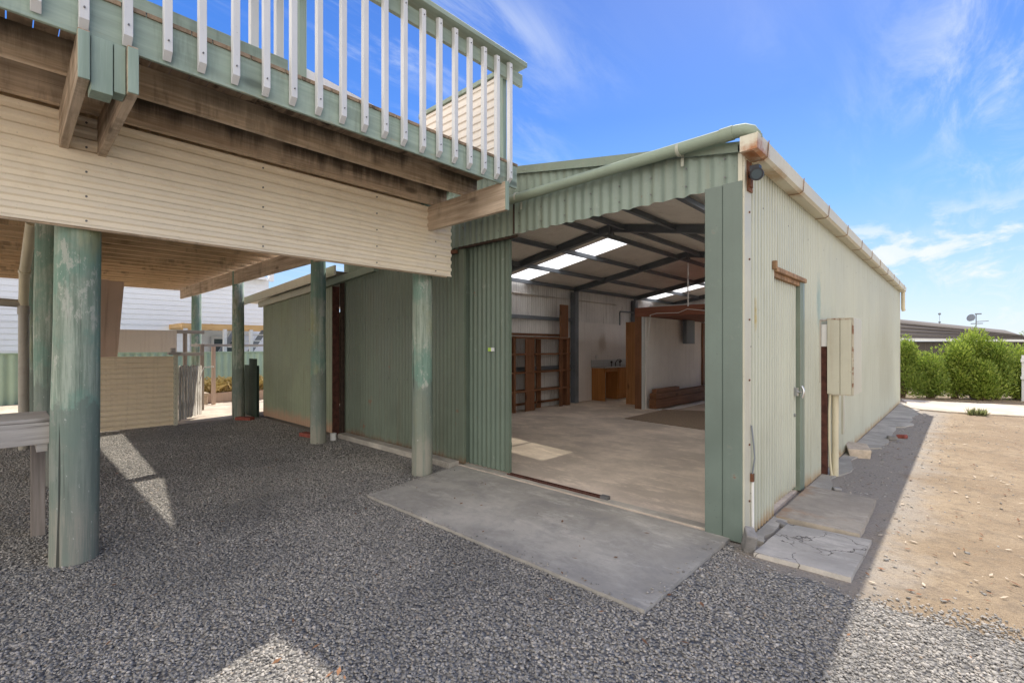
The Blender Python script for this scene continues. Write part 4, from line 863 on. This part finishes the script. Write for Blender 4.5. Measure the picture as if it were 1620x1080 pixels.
A0=Vector((-6,28.0,1.86)); A1=Vector((2.55,35.6,1.80)); up=Vector((-1.3,1.5,0))
def P3(t,k,z): q=A0.lerp(A1,t)+up*k; return (q.x,q.y,z)
TL=[(-5.02,32.40,3.31),(-2.57,34.71,2.99),(1.74,38.78,2.38),(2.19,37.14,2.09)]; GL=[(-4.65,30.00,1.88),(2.82,37.05,1.78)]
A0=Vector(GL[0]); A1=Vector(GL[1])
mb=MB(); mb.add([GL[0],GL[1],TL[3],TL[2],TL[1],TL[0]],[(0,1,2,3,4,5)])
for k in range(1,5): 
    f=k/5
    a=Vector(GL[0]).lerp(Vector(TL[0]),f)+Vector((.03,-.03,.02)); b=Vector(GL[1]).lerp(Vector(TL[3]),f)+Vector((.03,-.03,.02)); mb.beam(a,b,.05,.03)
obj('roof',mb,M['dark_roof'],DR)
mb=MB(); mb.beam(A0+Vector((.03,-.03,-.03)),A1+Vector((.03,-.03,-.03)),.12,.12); obj('gutter',mb,M['white'],DR)
mb=MB(); d=(A1-A0); d.z=0; a=A0+Vector((-.15,.15,0)); a.z=0; mb.corr(a,d.normalized(),(0,0,1),Vector((d.y,-d.x,0)).normalized(),d.length,0,1.72,.4,.025,seg=6); obj('wall',mb,M['dark_wall'],DR)
g=thing('satellite_dish','dark satellite dish on a short mast above the charcoal roof','antenna',(.5,34.0,2.5))
mb=MB(); mb.tube([(.5,34.0,2.45),(.5,34.0,3.1)],.02,8); mb.box(.30,.75,33.99,34.01,2.60,2.64); mb.tube([(.5,34,2.72),(.95,33.9,2.74)],.02,6); mb.box(.45,.7,33.95,34.05,3.08,3.14); obj('mast',mb,M['steel'],g)
mb=MB(); mb.tube([(.38,33.88,2.88),(.34,33.82,2.90),(.30,33.76,2.92)],[.05,.15,.19],18); obj('dish',mb,M['steel'],g)
g=thing('roof_vent','small dark whirly vent on a thin mast on the charcoal roof','vent',(-.85,32.4,2.6))
mb=MB(); mb.tube([(-.85,32.4,2.6),(-.85,32.4,3.05)],.008,6); mb.ball((-.85,32.4,3.10),.06); mb.ball((-.85,32.4,2.68),.05); obj('vent_head',mb,M['steel'],g)
FW=thing('white_fence','white post and rail fence at the right beyond the shrubs','fence',(1.6,18.55,0))
for k in range(5):
    mb=MB(); x=1.17+.15*k; mb.box(x-.03,x+.03,18.55,18.6,0,1.22); obj('picket',mb,M['white'],FW)
for z in (.62,1.08):
    mb=MB(); mb.box(1.12,2.8,18.50,18.545,z-.04,z+.04); obj('rail',mb,M['white'],FW)
r=random.Random(5); tr=thing('tree','round distant green tree beyond the charcoal house','tree',(4.6,47,0))
mb=MB()
for i in range(2600):
    d=Vector((r.gauss(0,1),r.gauss(0,1),r.gauss(0,1))).normalized()*(r.random()**.45); p=Vector((4.6+d.x*2.6,47+d.y*2,1.7+d.z*1.0+.25*mnoise.noise(d*3))); u=Vector((r.gauss(0,1),r.gauss(0,1),r.gauss(0,1))).normalized()*.14; w=u.cross(Vector((0,0,1))).normalized()*.06
    mb.add([p,p+u*.5+w,p+u,p+u*.5-w],[(0,1,2,3)])
obj('crown',mb,M['leaf_b'],tr)
mb=MB(); mb.tube([(4.6,47,0),(4.6,47,1.5)],[.15,.08],8); obj('trunk',mb,M['stem'],tr)

# ------------------------------------------------------------------ sky, sun, camera
SUN=Vector((-.205,.84,1.0)).normalized(); elev=math.asin(SUN.z); azim=math.atan2(SUN.x,SUN.y)
W=bpy.data.worlds.new('World'); S.world=W; W.use_nodes=True; nt=W.node_tree; N=nt.nodes; Lk=nt.links; N.clear()
out=N.new('ShaderNodeOutputWorld'); bg=N.new('ShaderNodeBackground'); Lk.new(bg.outputs[0],out.inputs[0]); bg.inputs[1].default_value=.15
sky=N.new('ShaderNodeTexSky'); sky.sky_type='NISHITA'; sky.sun_disc=False; sky.sun_elevation=elev; sky.sun_rotation=azim; sky.air_density=1.0; sky.dust_density=.6; sky.ozone_density=2.0
tc=N.new('ShaderNodeTexCoord'); sp=N.new('ShaderNodeSeparateXYZ'); Lk.new(tc.outputs['Generated'],sp.inputs[0])
def wm(op,a,b=None):
    m=N.new('ShaderNodeMath'); m.operation=op
    for i,q in enumerate((a,b)):
        if q is None: continue
        if isinstance(q,(int,float)): m.inputs[i].default_value=q
        else: Lk.new(q,m.inputs[i])
    return m.outputs[0]
def wr(f,a,b,c=0,d=1):
    m=N.new('ShaderNodeMapRange'); m.interpolation_type='SMOOTHSTEP'; m.inputs[1].default_value=a; m.inputs[2].default_value=b; m.inputs[3].default_value=c; m.inputs[4].default_value=d; Lk.new(f,m.inputs[0]); return m.outputs[0]
zc=wm('ADD',wm('MAXIMUM',sp.outputs[2],0.0),.12); u=wm('DIVIDE',sp.outputs[0],zc); v=wm('DIVIDE',sp.outputs[1],zc)
cb=N.new('ShaderNodeCombineXYZ'); Lk.new(u,cb.inputs[0]); Lk.new(v,cb.inputs[1])
def wn(vec,scale,detail,rough,mscale,rot,dist=0,loc=(0,0,0)):
    mp=N.new('ShaderNodeMapping'); mp.inputs['Scale'].default_value=mscale; mp.inputs['Rotation'].default_value=(0,0,rot); mp.inputs['Location'].default_value=loc; Lk.new(vec,mp.inputs[0])
    n=N.new('ShaderNodeTexNoise'); n.inputs['Scale'].default_value=scale; n.inputs['Detail'].default_value=detail; n.inputs['Roughness'].default_value=rough; n.inputs['Distortion'].default_value=dist; Lk.new(mp.outputs[0],n.inputs['Vector']); return n.outputs['Fac']
c1=wn(cb.outputs[0],1.0,3,.5,(.9,.35,1),.5,.3,(2,1,0)); c2=wn(cb.outputs[0],5,9,.66,(1,.26,1),.9,.9)
cir=wm('MULTIPLY',wr(c1,.40,.66),wr(c2,.42,.74)); cir=wm('MULTIPLY',cir,.75)
# blue gradient from the horizon up, blended with the physical sky
gr=N.new('ShaderNodeValToRGB'); Lk.new(wm('MAXIMUM',sp.outputs[2],0.0),gr.inputs[0]); e=gr.color_ramp.elements
e[0].position=0; e[0].color=(2.5,2.95,3.6,1); e[1].position=1; e[1].color=(.13,.62,2.3,1)
for p,c in ((.12,(1.55,2.45,3.75)),(.26,(.60,1.72,3.72)),(.42,(.17,.97,3.45)),(.62,(.085,.62,2.7))):
    q=e.new(p); q.color=(*c,1)
mg=N.new('ShaderNodeMix'); mg.data_type='RGBA'; mg.inputs[0].default_value=.86; Lk.new(sky.outputs[0],mg.inputs[6]); Lk.new(gr.outputs[0],mg.inputs[7])
# small cumulus low over the horizon
c3=wn(tc.outputs['Generated'],7,7,.55,(1,1,2.4),0,.2,(0,0,.3)); low=wm('MULTIPLY',wr(sp.outputs[2],.03,.07),wr(sp.outputs[2],.16,.24,1,0))
cum=wm('MULTIPLY',wr(c3,.53,.62),low)
# added bright cloud, unseen behind the camera, to fill the shade
c4=wn(cb.outputs[0],.8,7,.58,(1,1,1),.3,.4,(5,3,0)); beh=wr(wm('SUBTRACT',sp.outputs[1],wm('MULTIPLY',sp.outputs[0],.22)),.05,-.40); fill_bank=wm('MULTIPLY',wr(c4,.34,.50),wm('MULTIPLY',beh,wr(sp.outputs[1],.25,.0)))
tot=wm('MINIMUM',wm('ADD',cir,wm('MULTIPLY',cum,.9)),1.0)
mx=N.new('ShaderNodeMix'); mx.data_type='RGBA'; Lk.new(tot,mx.inputs[0]); Lk.new(mg.outputs[2],mx.inputs[6]); mx.inputs[7].default_value=(3.5,3.75,4.05,1)
mb2=N.new('ShaderNodeMix'); mb2.data_type='RGBA'; Lk.new(fill_bank,mb2.inputs[0]); Lk.new(mx.outputs[2],mb2.inputs[6]); mb2.inputs[7].default_value=(9.6,9.0,8.3,1); Lk.new(mb2.outputs[2],bg.inputs[0])

sl=bpy.data.lights.new('sun','SUN'); sl.energy=3.9; sl.angle=math.radians(.53); sl.color=(1,.93,.82)
so=bpy.data.objects.new('sun',sl); COL.objects.link(so); so.rotation_euler=SUN.to_track_quat('Z','Y').to_euler(); so.location=(-5,20,30)

cam=bpy.data.cameras.new('camera'); cam.sensor_width=36; cam.lens=755/1620*36; cam.shift_y=8/1620; cam.clip_end=2000; cam.clip_start=.05
co=bpy.data.objects.new('camera',cam); COL.objects.link(co); co.location=(0,0,H); co.rotation_euler=(PI/2,0,math.atan2(713,755)); S.camera=co
S.view_settings.view_transform='Standard'; S.view_settings.look='None'; S.view_settings.gamma=1; S.view_settings.exposure=.82
S.render.engine='CYCLES'; cy=S.cycles; cy.max_bounces=12; cy.diffuse_bounces=8; cy.glossy_bounces=3; cy.transparent_max_bounces=8; cy.use_denoising=True; cy.denoising_prefilter='ACCURATE'; cy.use_adaptive_sampling=False; cy.denoising_input_passes='RGB_ALBEDO_NORMAL'
try: cy.denoiser='OPENIMAGEDENOISE'
except Exception: pass
cy.caustics_reflective=False; cy.caustics_refractive=False; cy.sample_clamp_indirect=8
